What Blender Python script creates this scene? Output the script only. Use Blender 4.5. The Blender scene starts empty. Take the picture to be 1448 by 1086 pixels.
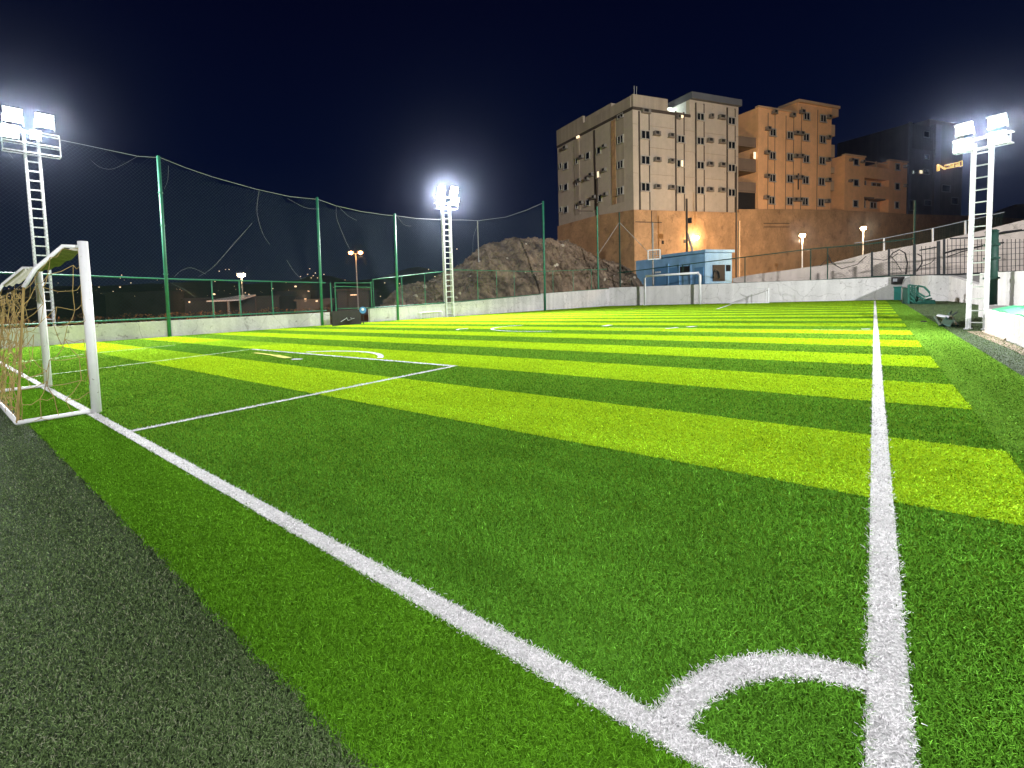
import bpy, bmesh, math, random
import numpy as np
from mathutils import Vector, Matrix, noise

random.seed(7); rng = np.random.default_rng(7)
sc = bpy.context.scene
COL = sc.collection
S = 1.25                       # eye height in metres; the pitch was measured in eye heights

# ------------------------------------------------------------------ camera
RM = np.array([[0.7355188178799359, 0.6764758893125244, -0.037315408658231804],
               [0.014754302662364722, -0.07105807897151174, -0.997363053238802],
               [-0.6773436196624641, 0.7330287310820139, -0.06224548426065477]])
F, CX, CY = 667.858, 620.0, 468.424
EYE = np.array([0, 0, S])
cam = bpy.data.cameras.new('camera'); cam_ob = bpy.data.objects.new('camera', cam); COL.objects.link(cam_ob)
m = Matrix(((RM[0][0], -RM[1][0], -RM[2][0], 0), (RM[0][1], -RM[1][1], -RM[2][1], 0), (RM[0][2], -RM[1][2], -RM[2][2], S), (0, 0, 0, 1)))
cam_ob.matrix_world = m
cam.sensor_width = 36; cam.lens = F / 1448 * 36
cam.shift_x = (724 - CX) / 1448; cam.shift_y = -(543 - CY) / 1448
cam.clip_start = .05; cam.clip_end = 4000
sc.camera = cam_ob

# survey helpers: where a sight line of the survey photo meets the ground, a wall plane, or a given distance
def ray(x, y): return RM[0] * ((x - CX) / F) + RM[1] * ((y - CY) / F) + RM[2]
def gp(x, y, z=0.):
    v = ray(x, y); t = (z - S) / v[2]; return EYE + v * t
def pd(x, y, d): return EYE + ray(x, y) * d
def onp(x, y, P, n):
    v = ray(x, y); t = np.dot(np.array(P) - EYE, n) / np.dot(v, n); return EYE + v * t
def zat(P, x, y):              # height of the sight line over ground point P
    v = ray(x, y); t = np.dot(P[:2], v[:2]) / np.dot(v[:2], v[:2]); return S + t * v[2]

# ------------------------------------------------------------------ materials
def nt_mat(name):
    M = bpy.data.materials.new(name); M.use_nodes = True
    nt = M.node_tree; b = nt.nodes['Principled BSDF']; return M, nt, b
def node(nt, t, **kw):
    n = nt.nodes.new(t)
    for k, v in kw.items():
        if k in n.inputs: n.inputs[k].default_value = v
        else: setattr(n, k, v)
    return n
def mat(name, col, rough=.75, var=.15, scale=3., bump=0., bscale=20., metal=0., stain=None, stain_amt=.5, stain_scale=1.5, stain_th=.55, fine=0., fscale=60., streak=0., spec=.3, crack=0.):
    M, nt, b = nt_mat(name); L = nt.links
    pos = nt.nodes.new('ShaderNodeNewGeometry').outputs['Position']
    n1 = node(nt, 'ShaderNodeTexNoise', Scale=scale, Detail=6.); L.new(pos, n1.inputs['Vector'])
    mr = node(nt, 'ShaderNodeMapRange'); L.new(n1.outputs['Fac'], mr.inputs['Value'])
    mr.inputs['From Min'].default_value = .3; mr.inputs['From Max'].default_value = .7
    mr.inputs['To Min'].default_value = 1 - var; mr.inputs['To Max'].default_value = 1 + var
    last = mr.outputs['Result']
    def mul(a, c):
        k = node(nt, 'ShaderNodeMath', operation='MULTIPLY'); L.new(a, k.inputs[0]); L.new(c, k.inputs[1]); return k.outputs[0]
    if fine:
        n2 = node(nt, 'ShaderNodeTexNoise', Scale=fscale, Detail=3.); L.new(pos, n2.inputs['Vector'])
        m2 = node(nt, 'ShaderNodeMapRange'); L.new(n2.outputs['Fac'], m2.inputs['Value'])
        m2.inputs['From Min'].default_value = .3; m2.inputs['From Max'].default_value = .7
        m2.inputs['To Min'].default_value = 1 - fine; m2.inputs['To Max'].default_value = 1 + fine
        last = mul(last, m2.outputs['Result'])
    if streak:                 # vertical run marks under sills and ledges
        mp = node(nt, 'ShaderNodeMapping'); mp.inputs['Scale'].default_value = (1.6, 1.6, .06); L.new(pos, mp.inputs['Vector'])
        n3 = node(nt, 'ShaderNodeTexNoise', Scale=1., Detail=5.); L.new(mp.outputs[0], n3.inputs['Vector'])
        m3 = node(nt, 'ShaderNodeMapRange'); L.new(n3.outputs['Fac'], m3.inputs['Value'])
        m3.inputs['From Min'].default_value = .35; m3.inputs['From Max'].default_value = .65
        m3.inputs['To Min'].default_value = 1 - streak; m3.inputs['To Max'].default_value = 1 + streak * .4
        last = mul(last, m3.outputs['Result'])
    vm = node(nt, 'ShaderNodeVectorMath', operation='SCALE'); vm.inputs[0].default_value = col; L.new(last, vm.inputs['Scale'])
    out = vm.outputs[0]
    if stain:
        n4 = node(nt, 'ShaderNodeTexNoise', Scale=stain_scale, Detail=7., Roughness=.65); L.new(pos, n4.inputs['Vector'])
        m4 = node(nt, 'ShaderNodeMapRange'); L.new(n4.outputs['Fac'], m4.inputs['Value'])
        m4.inputs['From Min'].default_value = stain_th; m4.inputs['From Max'].default_value = stain_th + .1
        m4.inputs['To Max'].default_value = stain_amt
        mx = node(nt, 'ShaderNodeMix', data_type='RGBA'); L.new(m4.outputs['Result'], mx.inputs[0]); L.new(out, mx.inputs[6]); mx.inputs[7].default_value = (*stain, 1); out = mx.outputs[2]
    if crack:
        nz = node(nt, 'ShaderNodeTexNoise', Scale=1.3, Detail=4.); L.new(pos, nz.inputs['Vector'])
        va = node(nt, 'ShaderNodeVectorMath', operation='MULTIPLY_ADD'); L.new(nz.outputs['Color'], va.inputs[0]); va.inputs[1].default_value = (.7, .7, .7); L.new(pos, va.inputs[2])
        vo = node(nt, 'ShaderNodeTexVoronoi', Scale=.42, feature='DISTANCE_TO_EDGE'); L.new(va.outputs[0], vo.inputs['Vector'])
        lt = node(nt, 'ShaderNodeMath', operation='LESS_THAN'); L.new(vo.outputs['Distance'], lt.inputs[0]); lt.inputs[1].default_value = crack
        mk = node(nt, 'ShaderNodeMath', operation='MULTIPLY'); L.new(lt.outputs[0], mk.inputs[0]); mk.inputs[1].default_value = .38
        mx = node(nt, 'ShaderNodeMix', data_type='RGBA'); L.new(mk.outputs[0], mx.inputs[0]); L.new(out, mx.inputs[6]); mx.inputs[7].default_value = (col[0] * .25, col[1] * .22, col[2] * .2, 1); out = mx.outputs[2]
    L.new(out, b.inputs['Base Color'])
    b.inputs['Roughness'].default_value = rough; b.inputs['Metallic'].default_value = metal
    b.inputs['Specular IOR Level'].default_value = spec
    if bump:
        nb = node(nt, 'ShaderNodeTexNoise', Scale=bscale, Detail=4.); L.new(pos, nb.inputs['Vector'])
        bp = node(nt, 'ShaderNodeBump', Strength=bump, Distance=.05); L.new(nb.outputs['Fac'], bp.inputs['Height']); L.new(bp.outputs[0], b.inputs['Normal'])
    return M
def emat(name, col, st):
    M, nt, b = nt_mat(name)
    b.inputs['Base Color'].default_value = (*col, 1); b.inputs['Emission Color'].default_value = (*col, 1); b.inputs['Emission Strength'].default_value = st
    return M

MT = {}
MT['ground'] = mat('bare_earth', (.045, .036, .028), .95, .4, .4, bump=.6, bscale=3)
MT['turf_dark'] = mat('turf_dark', (.115, .225, .016), .75, .10, .7, bump=.8, bscale=70, fine=.38, fscale=55, spec=.0)
MT['turf_edge'] = mat('turf_edge', (.078, .20, .010), .75, .14, .9, bump=.8, bscale=70, fine=.38, fscale=55, spec=.0)
MT['turf_side'] = mat('turf_side', (.115, .235, .022), .75, .08, .5, bump=.8, bscale=70, fine=.30, fscale=55, spec=.0)
MT['turf_bright'] = mat('turf_bright', (.30, .46, .010), .75, .07, .6, bump=.8, bscale=70, fine=.24, fscale=55, spec=.0)
MT['turf_mid'] = mat('turf_mid', (.20, .36, .014), .75, .08, .6, bump=.8, bscale=70, fine=.25, fscale=55, spec=.0)
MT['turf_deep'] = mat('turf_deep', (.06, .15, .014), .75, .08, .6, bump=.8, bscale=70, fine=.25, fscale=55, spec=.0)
MT['turf_old'] = mat('turf_old', (.062, .092, .046), .85, .14, .8, bump=.9, bscale=80, fine=.5, fscale=70, stain=(.075, .085, .06), stain_amt=.5, stain_scale=2.2, stain_th=.58, spec=.1)
MT['line'] = mat('line_white', (.60, .60, .59), .8, .12, 2.5, bump=.6, bscale=80, fine=.16, fscale=50)
MT['faint'] = mat('line_worn', (.40, .55, .25), .8, .15, 4, fine=.2, fscale=20)
MT['wornyellow'] = mat('turf_worn_yellow', (.40, .42, .03), .8, .2, 4, fine=.2, fscale=30)
MT['wall'] = mat('painted_wall', (.62, .60, .585), .85, .08, .8, bump=.35, bscale=9, stain=(.16, .13, .115), stain_amt=.8, stain_scale=3.4, stain_th=.60, streak=.14, fine=.06, fscale=9, crack=.0055)
MT['wall_grey'] = mat('cement_wall', (.40, .385, .37), .9, .14, 1.2, bump=.4, bscale=9, stain=(.10, .09, .08), stain_amt=.55, stain_scale=1.6, stain_th=.62, streak=.15)
MT['white_paint'] = mat('white_steel', (.80, .80, .80), .4, .05, 5, stain=(.16, .10, .07), stain_amt=.8, stain_scale=20, stain_th=.625, spec=.5)
MT['white_steel'] = mat('white_tower_steel', (.74, .74, .76), .45, .06, 3, stain=(.25, .2, .17), stain_amt=.5, stain_scale=9, stain_th=.68, spec=.5)
MT['green_paint'] = mat('green_steel', (.020, .165, .090), .5, .15, 3, stain=(.12, .16, .13), stain_amt=.4, stain_scale=8, stain_th=.66, spec=.5)
MT['dark_steel'] = mat('dark_steel', (.022, .024, .026), .6, .2, 5)
MT['dark_green'] = mat('dark_green_steel', (.010, .045, .030), .6, .2, 5)
MT['grey_steel'] = mat('grey_steel', (.30, .29, .27), .5, .15, 4, spec=.5)
MT['net_pale'] = mat('net_cord_pale', (.065, .09, .12), .9, .1, 2)
MT['rope'] = mat('rope_pale', (.30, .31, .33), .9, .1, 2)
MT['goal_net'] = mat('goal_net_cord', (.33, .235, .085), .85, .28, 6)
MT['roof_net'] = mat('goal_roof_net', (.26, .27, .09), .9, .2, 8, fine=.3, fscale=50)
MT['beige'] = mat('beige_render', (.52, .42, .32), .9, .07, .25, bump=.15, bscale=3, streak=.05, fine=.05, fscale=1.5, stain=(.22, .17, .13), stain_amt=.45, stain_scale=.9, stain_th=.62)
MT['beige_trim'] = mat('beige_trim', (.44, .35, .26), .9, .08, .4, streak=.15)
MT['joint'] = mat('dark_joint', (.075, .055, .042), .9, .2, 1)
MT['orange'] = mat('orange_render', (.86, .46, .22), .9, .09, .4, bump=.15, bscale=3, streak=.04, fine=.05, fscale=1.5, stain=(.22, .12, .06), stain_amt=.35, stain_scale=.5, stain_th=.66)
MT['orange_trim'] = mat('orange_trim', (.58, .37, .22), .9, .08, .4)
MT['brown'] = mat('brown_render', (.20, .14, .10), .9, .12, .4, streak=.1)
MT['podium'] = mat('podium_render', (.48, .275, .135), .9, .20, .55, bump=.3, bscale=2, fine=.10, fscale=2.5, stain=(.17, .10, .06), stain_amt=.5, stain_scale=.8, stain_th=.57, crack=.006)
MT['fascia'] = mat('grey_fascia', (.13, .13, .14), .7, .1, .5)
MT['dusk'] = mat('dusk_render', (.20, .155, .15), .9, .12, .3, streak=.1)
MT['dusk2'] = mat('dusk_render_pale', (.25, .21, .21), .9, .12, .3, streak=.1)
MT['glass'] = mat('dark_glass', (.012, .014, .017), .15, .2, 1, spec=.5)
MT['frame'] = mat('window_frame', (.42, .38, .33), .6, .08, 2)
MT['ac'] = mat('air_conditioner', (.22, .19, .16), .7, .2, 3)
MT['ac_dark'] = mat('air_conditioner_grille', (.02, .018, .016), .8, .2, 3)
MT['blue'] = mat('blue_paint', (.24, .44, .66), .75, .10, 1, bump=.2, bscale=6, streak=.14, stain=(.25, .35, .45), stain_amt=.35, stain_scale=1.6, stain_th=.6)
MT['blue_dark'] = mat('blue_paint_door', (.11, .26, .46), .7, .1, 1)
MT['rock'] = None
MT['teal'] = mat('teal_plastic', (.03, .22, .19), .6, .1, 3)
MT['tarp'] = mat('green_tarp', (.02, .22, .09), .6, .15, 3, bump=.5, bscale=6)
MT['dirt'] = mat('brown_dirt', (.19, .145, .10), .95, .3, 4, bump=.6, bscale=20)
MT['pale_dirt'] = mat('pale_mortar', (.42, .36, .28), .95, .25, 4, bump=.6, bscale=15)
MT['concrete'] = mat('terrace_concrete', (.20, .19, .18), .9, .2, 1.5, bump=.4, bscale=9)
MT['ramp'] = mat('ramp_wall', (.68, .58, .51), .9, .10, .6, bump=.3, bscale=5, streak=.12, stain=(.15, .12, .10), stain_amt=.6, stain_scale=1.6, stain_th=.58, crack=.0055)
MT['shrub'] = mat('dry_shrub', (.20, .12, .055), .9, .35, 2)
MT['night'] = mat('night_house', (.055, .05, .05), .9, .25, .3)
MT['night_roof'] = mat('tin_roof', (.42, .50, .60), .6, .15, .8)
MT['lamp_white'] = emat('floodlight_glow', (1., .98, 1.), 110)
MT['lamp_warm'] = emat('street_lamp_glow', (1., .74, .42), 120)
MT['lamp_orange'] = emat('sodium_lamp_glow', (1., .42, .12), 22)
MT['win_lit'] = emat('lit_window', (1., .80, .52), 1.3)
MT['win_white'] = emat('lit_window_white', (.9, .95, .85), .9)
MT['sign_lit'] = emat('sign_glow', (1., .66, .18), 1.0)
MT['town_lit'] = emat('town_light_glow', (1., .66, .40), 1.8)
MT['sign_blue'] = mat('sign_blue', (.06, .22, .45), .4, .15, 4)
MT['white'] = mat('white_plain', (.75, .75, .73), .6, .06, 3)
MT['black'] = mat('black_plain', (.018, .016, .016), .7, .2, 3)

def rock():
    M, nt, b = nt_mat('rocky_soil'); L = nt.links
    pos = nt.nodes.new('ShaderNodeNewGeometry').outputs['Position']
    n = node(nt, 'ShaderNodeTexNoise', Scale=.6, Detail=9., Roughness=.7); L.new(pos, n.inputs['Vector'])
    cr = node(nt, 'ShaderNodeValToRGB'); L.new(n.outputs['Fac'], cr.inputs[0])
    e = cr.color_ramp.elements; e[0].position = .34; e[0].color = (.075, .055, .040, 1); e[1].position = .66; e[1].color = (.34, .25, .175, 1)
    k = cr.color_ramp.elements.new(.5); k.color = (.19, .14, .10, 1)
    v = node(nt, 'ShaderNodeTexVoronoi', Scale=1.1, feature='F1'); L.new(pos, v.inputs['Vector'])
    ad = node(nt, 'ShaderNodeMath', operation='ADD'); L.new(v.outputs['Distance'], ad.inputs[0]); L.new(n.outputs['Fac'], ad.inputs[1])
    bp = node(nt, 'ShaderNodeBump', Strength=1., Distance=.5); L.new(ad.outputs[0], bp.inputs['Height']); L.new(bp.outputs[0], b.inputs['Normal'])
    L.new(cr.outputs[0], b.inputs['Base Color']); b.inputs['Roughness'].default_value = .95; b.inputs['Specular IOR Level'].default_value = .1
    return M
MT['rock'] = rock()

# ------------------------------------------------------------------ mesh helpers
def A(p): return np.array(p, dtype=float)
class MB:
    def __init__(s): s.v = []; s.f = []
    def add(s, vs, fs):
        o = len(s.v); s.v += [tuple(map(float, p)) for p in vs]; s.f += [tuple(i + o for i in f) for f in fs]; return s
    def ob(s, o, a, b, c):      # parallelepiped from a corner and three edges
        o, a, b, c = map(A, (o, a, b, c))
        return s.add([o, o + a, o + a + b, o + b, o + c, o + a + c, o + a + b + c, o + b + c],
                     [(0, 3, 2, 1), (4, 5, 6, 7), (0, 1, 5, 4), (1, 2, 6, 5), (2, 3, 7, 6), (3, 0, 4, 7)])
    def box(s, x0, x1, y0, y1, z0, z1): return s.ob((x0, y0, z0), (x1 - x0, 0, 0), (0, y1 - y0, 0), (0, 0, z1 - z0))
    def tube(s, pts, r, n=8, closed=False):
        pts = [A(p) for p in pts]; k = len(pts); rings = []
        rr = r if hasattr(r, '__len__') else [r] * k
        for i, p in enumerate(pts):
            a = pts[max(i - 1, 0)]; b = pts[min(i + 1, k - 1)]
            if closed: a = pts[i - 1]; b = pts[(i + 1) % k]
            d = b - a; d /= (np.linalg.norm(d) + 1e-9)
            up = A((0, 0, 1)) if abs(d[2]) < .9 else A((1, 0, 0))
            u = np.cross(d, up); u /= np.linalg.norm(u); w = np.cross(u, d)
            rings.append([p + rr[i] * (u * math.cos(t) + w * math.sin(t)) for t in [2 * math.pi * (j + .5) / n for j in range(n)]])
        vs = [q for R in rings for q in R]; fs = []
        for i in range(k if closed else k - 1):
            for j in range(n):
                a = i * n + j; b = i * n + (j + 1) % n; i2 = (i + 1) % k
                fs.append((a, b, i2 * n + (j + 1) % n, i2 * n + j))
        if not closed: fs += [tuple(range(n))[::-1], tuple(range((k - 1) * n, k * n))]
        return s.add(vs, fs)
    def bar(s, p, q, w): return s.tube([p, q], w * .7071, 4)
    def quad(s, *p): return s.add(p, [tuple(range(len(p)))])
    def prism(s, pts, ext):     # polygon pts extruded by ext
        pts = [A(p) for p in pts]; e = A(ext); n = len(pts)
        return s.add(pts + [p + e for p in pts], [tuple(range(n))[::-1], tuple(range(n, 2 * n))] + [(i, (i + 1) % n, n + (i + 1) % n, n + i) for i in range(n)])
    def build(s, name, mt, parent=None, smooth=False, fix=True):
        me = bpy.data.meshes.new(name); off = A(parent_loc(parent)) if parent else A((0, 0, 0))
        v = np.array(s.v) - off
        me.from_pydata([tuple(p) for p in v], [], s.f)
        if fix and len(s.f) < 20000:
            bm = bmesh.new(); bm.from_mesh(me); bmesh.ops.recalc_face_normals(bm, faces=bm.faces); bm.to_mesh(me); bm.free()
        o = bpy.data.objects.new(name, me); COL.objects.link(o)
        me.materials.append(MT[mt] if isinstance(mt, str) else mt)
        if smooth: me.polygons.foreach_set('use_smooth', [True] * len(me.polygons))
        if parent: o.parent = parent
        return o
def parent_loc(o):
    l = Vector((0, 0, 0))
    while o is not None: l = l + Vector(o.get('_o', o.location)); o = o.parent
    return l
def tag(o, label=None, cat=None, group=None, kind=None):
    if label: o['label'] = label
    if cat: o['category'] = cat
    if group: o['group'] = group
    if kind: o['kind'] = kind
    return o
def thing(name, loc, label, cat, group=None):
    o = bpy.data.objects.new(name, None); COL.objects.link(o); o.location = Vector([float(c) for c in loc]); o.empty_display_size = .3
    return tag(o, label, cat, group)
def struct(name, mb, mt): return tag(mb.build(name, mt, fix=False), kind='structure')
def Zv(z): return A((0, 0, z))

# ------------------------------------------------------------------ ground and turf (units of S)
def sheet(name, polys, z, mt):
    mb = MB()
    for P in polys: mb.quad(*[(x * S, y * S, z) for x, y in P])
    return struct(name, mb, mt)
mb = MB(); mb.quad((-1500, -1500, -.02), (1500, -1500, -.02), (1500, 1500, -.02), (-1500, 1500, -.02)); struct('ground', mb, 'ground')
sheet('old_turf', [[(-22, -8), (8, -8), (8, 45), (-22, 45)]], -.01, 'turf_old')
WX = lambda y: -21.1 if y < 15 else -21.1 + (y - 15) * (2.6 / 29)      # left wall line
YF = 44.
sheet('turf_pitch', [[(-21.1, .58), (1.15, .58), (1.15, YF), (-18.5, YF), (-21.1, 15)]], 0, 'turf_dark')
sheet('turf_edge_strip', [[(-21.1, .585), (.58, .585), (.58, 1.06), (-21.1, 1.06)]], .004, 'turf_edge')
sheet('turf_side_strip', [[(.585, 4.2), (1.148, 4.2), (1.148, YF), (.585, YF)]], .004, 'turf_side')
E0, DE = 2.955, 1.268
br = []; mid = []; deep = []
for k in range(16):
    a = E0 + 2 * k * DE; b = a + DE
    xl = -20.9
    if a < 6:
        br.append([(xl, a), (-15.1, a), (-15.3, b), (xl, b)] if k == 0 else [(xl, a), (-15.6, a), (-15.6, b), (xl, b)])
        mid.append([(-15.1, a), (-10.9, a), (-11.2, b), (-15.3, b)] if k == 0 else [(-15.6, a), (-12.6, a), (-11.9, b), (-15.6, b)])
        br.append([(-10.9, a), (.58, a), (.58, b), (-11.2, b)] if k == 0 else [(-12.6, a), (.58, a), (.58, b), (-11.9, b)])
    else:
        br.append([(WX(a) + .15, a), (.58, a), (.58, b), (WX(b) + .15, b)])
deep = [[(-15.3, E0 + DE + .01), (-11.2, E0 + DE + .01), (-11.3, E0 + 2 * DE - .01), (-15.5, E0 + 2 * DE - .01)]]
sheet('turf_bright_stripes', br, .004, 'turf_bright')
sheet('turf_mid_band', mid, .004, 'turf_mid')  # mid green stretch of the first two bright stripes
sheet('turf_deep_band', deep, .004, 'turf_deep')

LW = .039
def seg(p, q, w=LW):
    p, q = A(p), A(q); d = (q - p) / np.linalg.norm(q - p); n = A((-d[1], d[0])) * w
    return [tuple(p - n), tuple(q - n), tuple(q + n), tuple(p + n)]
def arc(c, r, a0, a1, n=40, w=LW):
    out = []
    for i in range(n):
        t0 = math.radians(a0 + (a1 - a0) * i / n); t1 = math.radians(a0 + (a1 - a0) * (i + 1) / n)
        P = lambda t, R: (c[0] + R * math.cos(t), c[1] + R * math.sin(t))
        out.append([P(t0, r - w), P(t0, r + w), P(t1, r + w), P(t1, r - w)])
    return out
TX, GY, CR, AX = .04, 1.07, .475, .79
def g2(x, y): return gp(x, y)[:2] / S
bc, bl = g2(643.6, 518), g2(356.7, 494.1)
def circ3(p, q, r):
    (ax, ay), (bx, by), (cx_, cy_) = p, q, r
    d = 2 * (ax * (by - cy_) + bx * (cy_ - ay) + cx_ * (ay - by))
    ux = ((ax * ax + ay * ay) * (by - cy_) + (bx * bx + by * by) * (cy_ - ay) + (cx_ * cx_ + cy_ * cy_) * (ay - by)) / d
    uy = ((ax * ax + ay * ay) * (cx_ - bx) + (bx * bx + by * by) * (ax - cx_) + (cx_ * cx_ + cy_ * cy_) * (bx - ax)) / d
    return (ux, uy), math.hypot(ax - ux, ay - uy)
lines = [seg((TX, GY - LW), (TX, 41.2), LW), seg((-16, GY), (TX - LW - .002, GY)), seg((bc[0], bc[1]), (-4.60, GY + LW + .002), LW * .75),
         seg((bl[0], bl[1] + .0), (bc[0] + .03, bc[1]), LW * 1.15)]
lines += [[(TX + (x - TX) * AX, y) for x, y in q] for q in arc((TX, GY), CR, 96, 176)]
sheet('pitch_lines', lines, .008, 'line')
c3, r3 = circ3(g2(536.5, 507), g2(499, 497.3), g2(430, 498.5))
a_ = [math.degrees(math.atan2(p[1] - c3[1], p[0] - c3[0])) for p in (g2(536.5, 507), g2(430, 498.5))]
sheet('penalty_arc', arc(c3, r3, a_[0] + 1.5, a_[1] - 1.5, w=LW * 1.4), .012, 'line')
cc = (-8.0, 14.25)
sheet('centre_circle', arc(cc, 1.98, 150, 300, w=.045), .008, 'line')
sheet('faint_lines', [seg(bl + A((0, -.05)), g2(39.8, 533.9) + A((0, .05)), LW * .9), seg(g2(247, 488.2), g2(139.2, 499.1), .035), seg(g2(118, 501.2), g2(18, 514), .03), seg(g2(83, 507.5), g2(30, 511), .03),
                      seg(g2(860, 463.2), g2(985, 464.5), .03), seg(g2(1150, 466.6), g2(1232, 467.4), .03)], .008, 'faint')
sheet('small_marks', [seg(g2(1014, 437.2), g2(1034, 430.6), .07), seg(g2(413, 508.7), g2(427, 508.6), .05), seg(g2(1218, 465.9), g2(1231, 466), .06), seg(g2(972, 462.8), g2(984, 461.8), .07), seg(g2(942, 465.2), g2(958, 463.6), .05), seg(g2(853, 461.6), g2(863, 460), .09)]
      + arc(tuple(g2(660, 466)), .33, 120, 250, 12, .05) + arc(tuple(g2(905, 436.5)), .55, 100, 250, 12, .06), .016, 'line')
sheet('worn_streak', [seg(g2(360, 499.5), g2(388, 503), .05), seg(g2(388, 503), g2(408, 507), .08)], .016, 'wornyellow')

# ------------------------------------------------------------------ grass fibres near the photographer
def in_line(X, Y):
    r = np.hypot((X - TX) / AX, Y - GY)
    return ((np.abs(X - TX) < LW) & (Y > GY - LW)) | ((np.abs(Y - GY) < LW) & (X < TX)) | ((np.abs(r - CR) < LW * 1.22) & (X < TX) & (Y > GY)) | (np.abs(X + 4.62 + (Y - 1.07) * .03) < LW * .75) & (Y > GY) & (Y < 5.4) & (X < -4)
def fibres(name, N, r0, r1, seed):
    g = np.random.default_rng(seed)
    az = np.radians(g.uniform(-95, 12, N)); r = r0 * np.exp(g.random(N) * math.log(r1 / r0))
    x = np.sin(az) * r; y = np.cos(az) * r
    X, Y = x / S, y / S
    keep = (X > np.where(Y < 15, -20.9, -20.9 + (Y - 15) * .0897)) & (Y < 43.7) & (X < 4.5) & (Y > -2) & ((X < 1.7) | (Y > 15))
    x, y, r = x[keep], y[keep], r[keep]; X, Y = X[keep], Y[keep]; N = len(x)
    jx = X + g.normal(0, .006, N); jy = Y + g.normal(0, .006, N)
    line = in_line(jx, jy)
    wob = .004 * np.sin(X * 7.) + .004 * np.sin(X * 19 + 1) + .004 * np.sin(X * 43); old = (jy + g.normal(0, .010, N) + wob < .58) | (jx > 1.15)
    stripe = (np.floor((jy - E0) / DE).astype(int) % 2 == 0) & (jy > E0) & (jx < .58) & ~((jx < -10.9) & (jx > -15.2) & (jy < 6.9))
    midb = (np.floor((jy - E0) / DE).astype(int) % 2 == 0) & (jy > E0) & (jy < 6.9) & (jx > -15.3) & np.where(jy < 5, jx < -10.9 - (jy - E0) * .24, jx < -12.6 + (jy - 5.5) * .55)
    stripe = (np.floor((jy - E0) / DE).astype(int) % 2 == 0) & (jy > E0) & (jx < .58) & ~midb
    edge = (jy < GY - LW) & ~old
    side = (jx > .58) & (jy > 4.2) & ~old
    col = np.tile(A((.090, .240, .020)), (N, 1))
    col[edge] = (.092, .242, .013); col[side] = (.115, .26, .03); col[stripe] = (.300, .52, .022); col[midb] = (.225, .425, .022); col[old] = (.092, .140, .052); col[line] = (.72, .70, .705)
    v = g.normal(1, .40, N).clip(.30, 2.3); v[line] = g.normal(1, .24, line.sum()).clip(.30, 1.35)
    col *= v[:, None]
    pale = (g.random(N) < .05) & ~line; col[pale] = col[pale] * 1.7 + .02
    def vnoise(sx, sy, seed):
        q = np.random.default_rng(seed).random((256, 256)); u = X * sx + 500; w_ = Y * sy + 500; i0 = np.floor(u).astype(int); j0 = np.floor(w_).astype(int); a = u - i0; b_ = w_ - j0; a = a * a * (3 - 2 * a); b_ = b_ * b_ * (3 - 2 * b_)
        gq = lambda i, j: q[i % 256, j % 256]
        return (gq(i0, j0) * (1 - a) + gq(i0 + 1, j0) * a) * (1 - b_) + (gq(i0, j0 + 1) * (1 - a) + gq(i0 + 1, j0 + 1) * a) * b_ - .5
    tone = 1 + .26 * vnoise(1.1, 1.6, 1) + .20 * vnoise(3.5, 6., 2) + .16 * vnoise(.5, 9., 3); tone[line] = 1 + (tone[line] - 1) * .6  # random tone; last term colours in pile sheen streaks along the stripes
    col *= tone[:, None]
    dead = old & (g.random(N) < .09); col[dead] = (.22, .24, .15)
    big = (r / 1.5) ** .62; big = np.maximum(big, .9)
    h = g.uniform(.009, .018, N) * np.minimum(big ** .15, 1.3); h[old] *= .62
    w = .00115 * big * g.uniform(.8, 1.3, N); w[line] *= 1.15
    th = g.uniform(0, 2 * math.pi, N); ln = g.uniform(.45, 1.4, N)
    dx, dy = np.cos(th), np.sin(th); px, py = -dy, dx
    cv = g.uniform(-.6, .6, N)
    base = np.stack([x, y, np.zeros(N)], 1)
    d = np.stack([dx, dy, 0 * dx], 1); p = np.stack([px, py, 0 * px], 1); up = A((0, 0, 1))[None]
    p1 = base + up * (h * .62)[:, None] + d * (h * ln * .35)[:, None] + p * (h * cv * .2)[:, None]
    p2 = base + up * (h * (1 - .35 * ln ** 2 * .5))[:, None] + d * (h * ln)[:, None] + p * (h * cv * .6)[:, None]
    W = p * w[:, None]
    V = np.stack([base - W, base + W, p1 - W * .9, p1 + W * .9, p2 - W * .35, p2 + W * .35], 1).reshape(-1, 3)
    o = (np.arange(N) * 6)[:, None]
    Fq = np.stack([o + A((0, 1, 3, 2)), o + A((2, 3, 5, 4))], 1).reshape(-1).astype(np.int32)
    me = bpy.data.meshes.new(name); me.vertices.add(len(V)); me.vertices.foreach_set('co', V.ravel())
    nf = 2 * N; me.loops.add(nf * 4); me.loops.foreach_set('vertex_index', Fq)
    me.polygons.add(nf); me.polygons.foreach_set('loop_start', np.arange(nf) * 4); me.polygons.foreach_set('loop_total', np.full(nf, 4))
    ca = me.attributes.new('fibre', 'FLOAT_COLOR', 'POINT')
    c4 = np.concatenate([col, np.ones((N, 1))], 1); ca.data.foreach_set('color', np.repeat(c4, 6, 0).ravel())
    me.update(calc_edges=True)
    M, nt, b = nt_mat('grass_fibre'); at = node(nt, 'ShaderNodeAttribute', attribute_name='fibre'); nt.links.new(at.outputs['Color'], b.inputs['Base Color'])
    b.inputs['Roughness'].default_value = .8; b.inputs['Specular IOR Level'].default_value = .0
    me.materials.append(M)
    ob = bpy.data.objects.new(name, me); COL.objects.link(ob)
    return tag(ob, 'artificial grass fibres of the pitch in green stripes and white line fibres', 'grass', kind='stuff')
fibres('artificial_grass', 1300000, .75, 62., 3)

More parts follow.
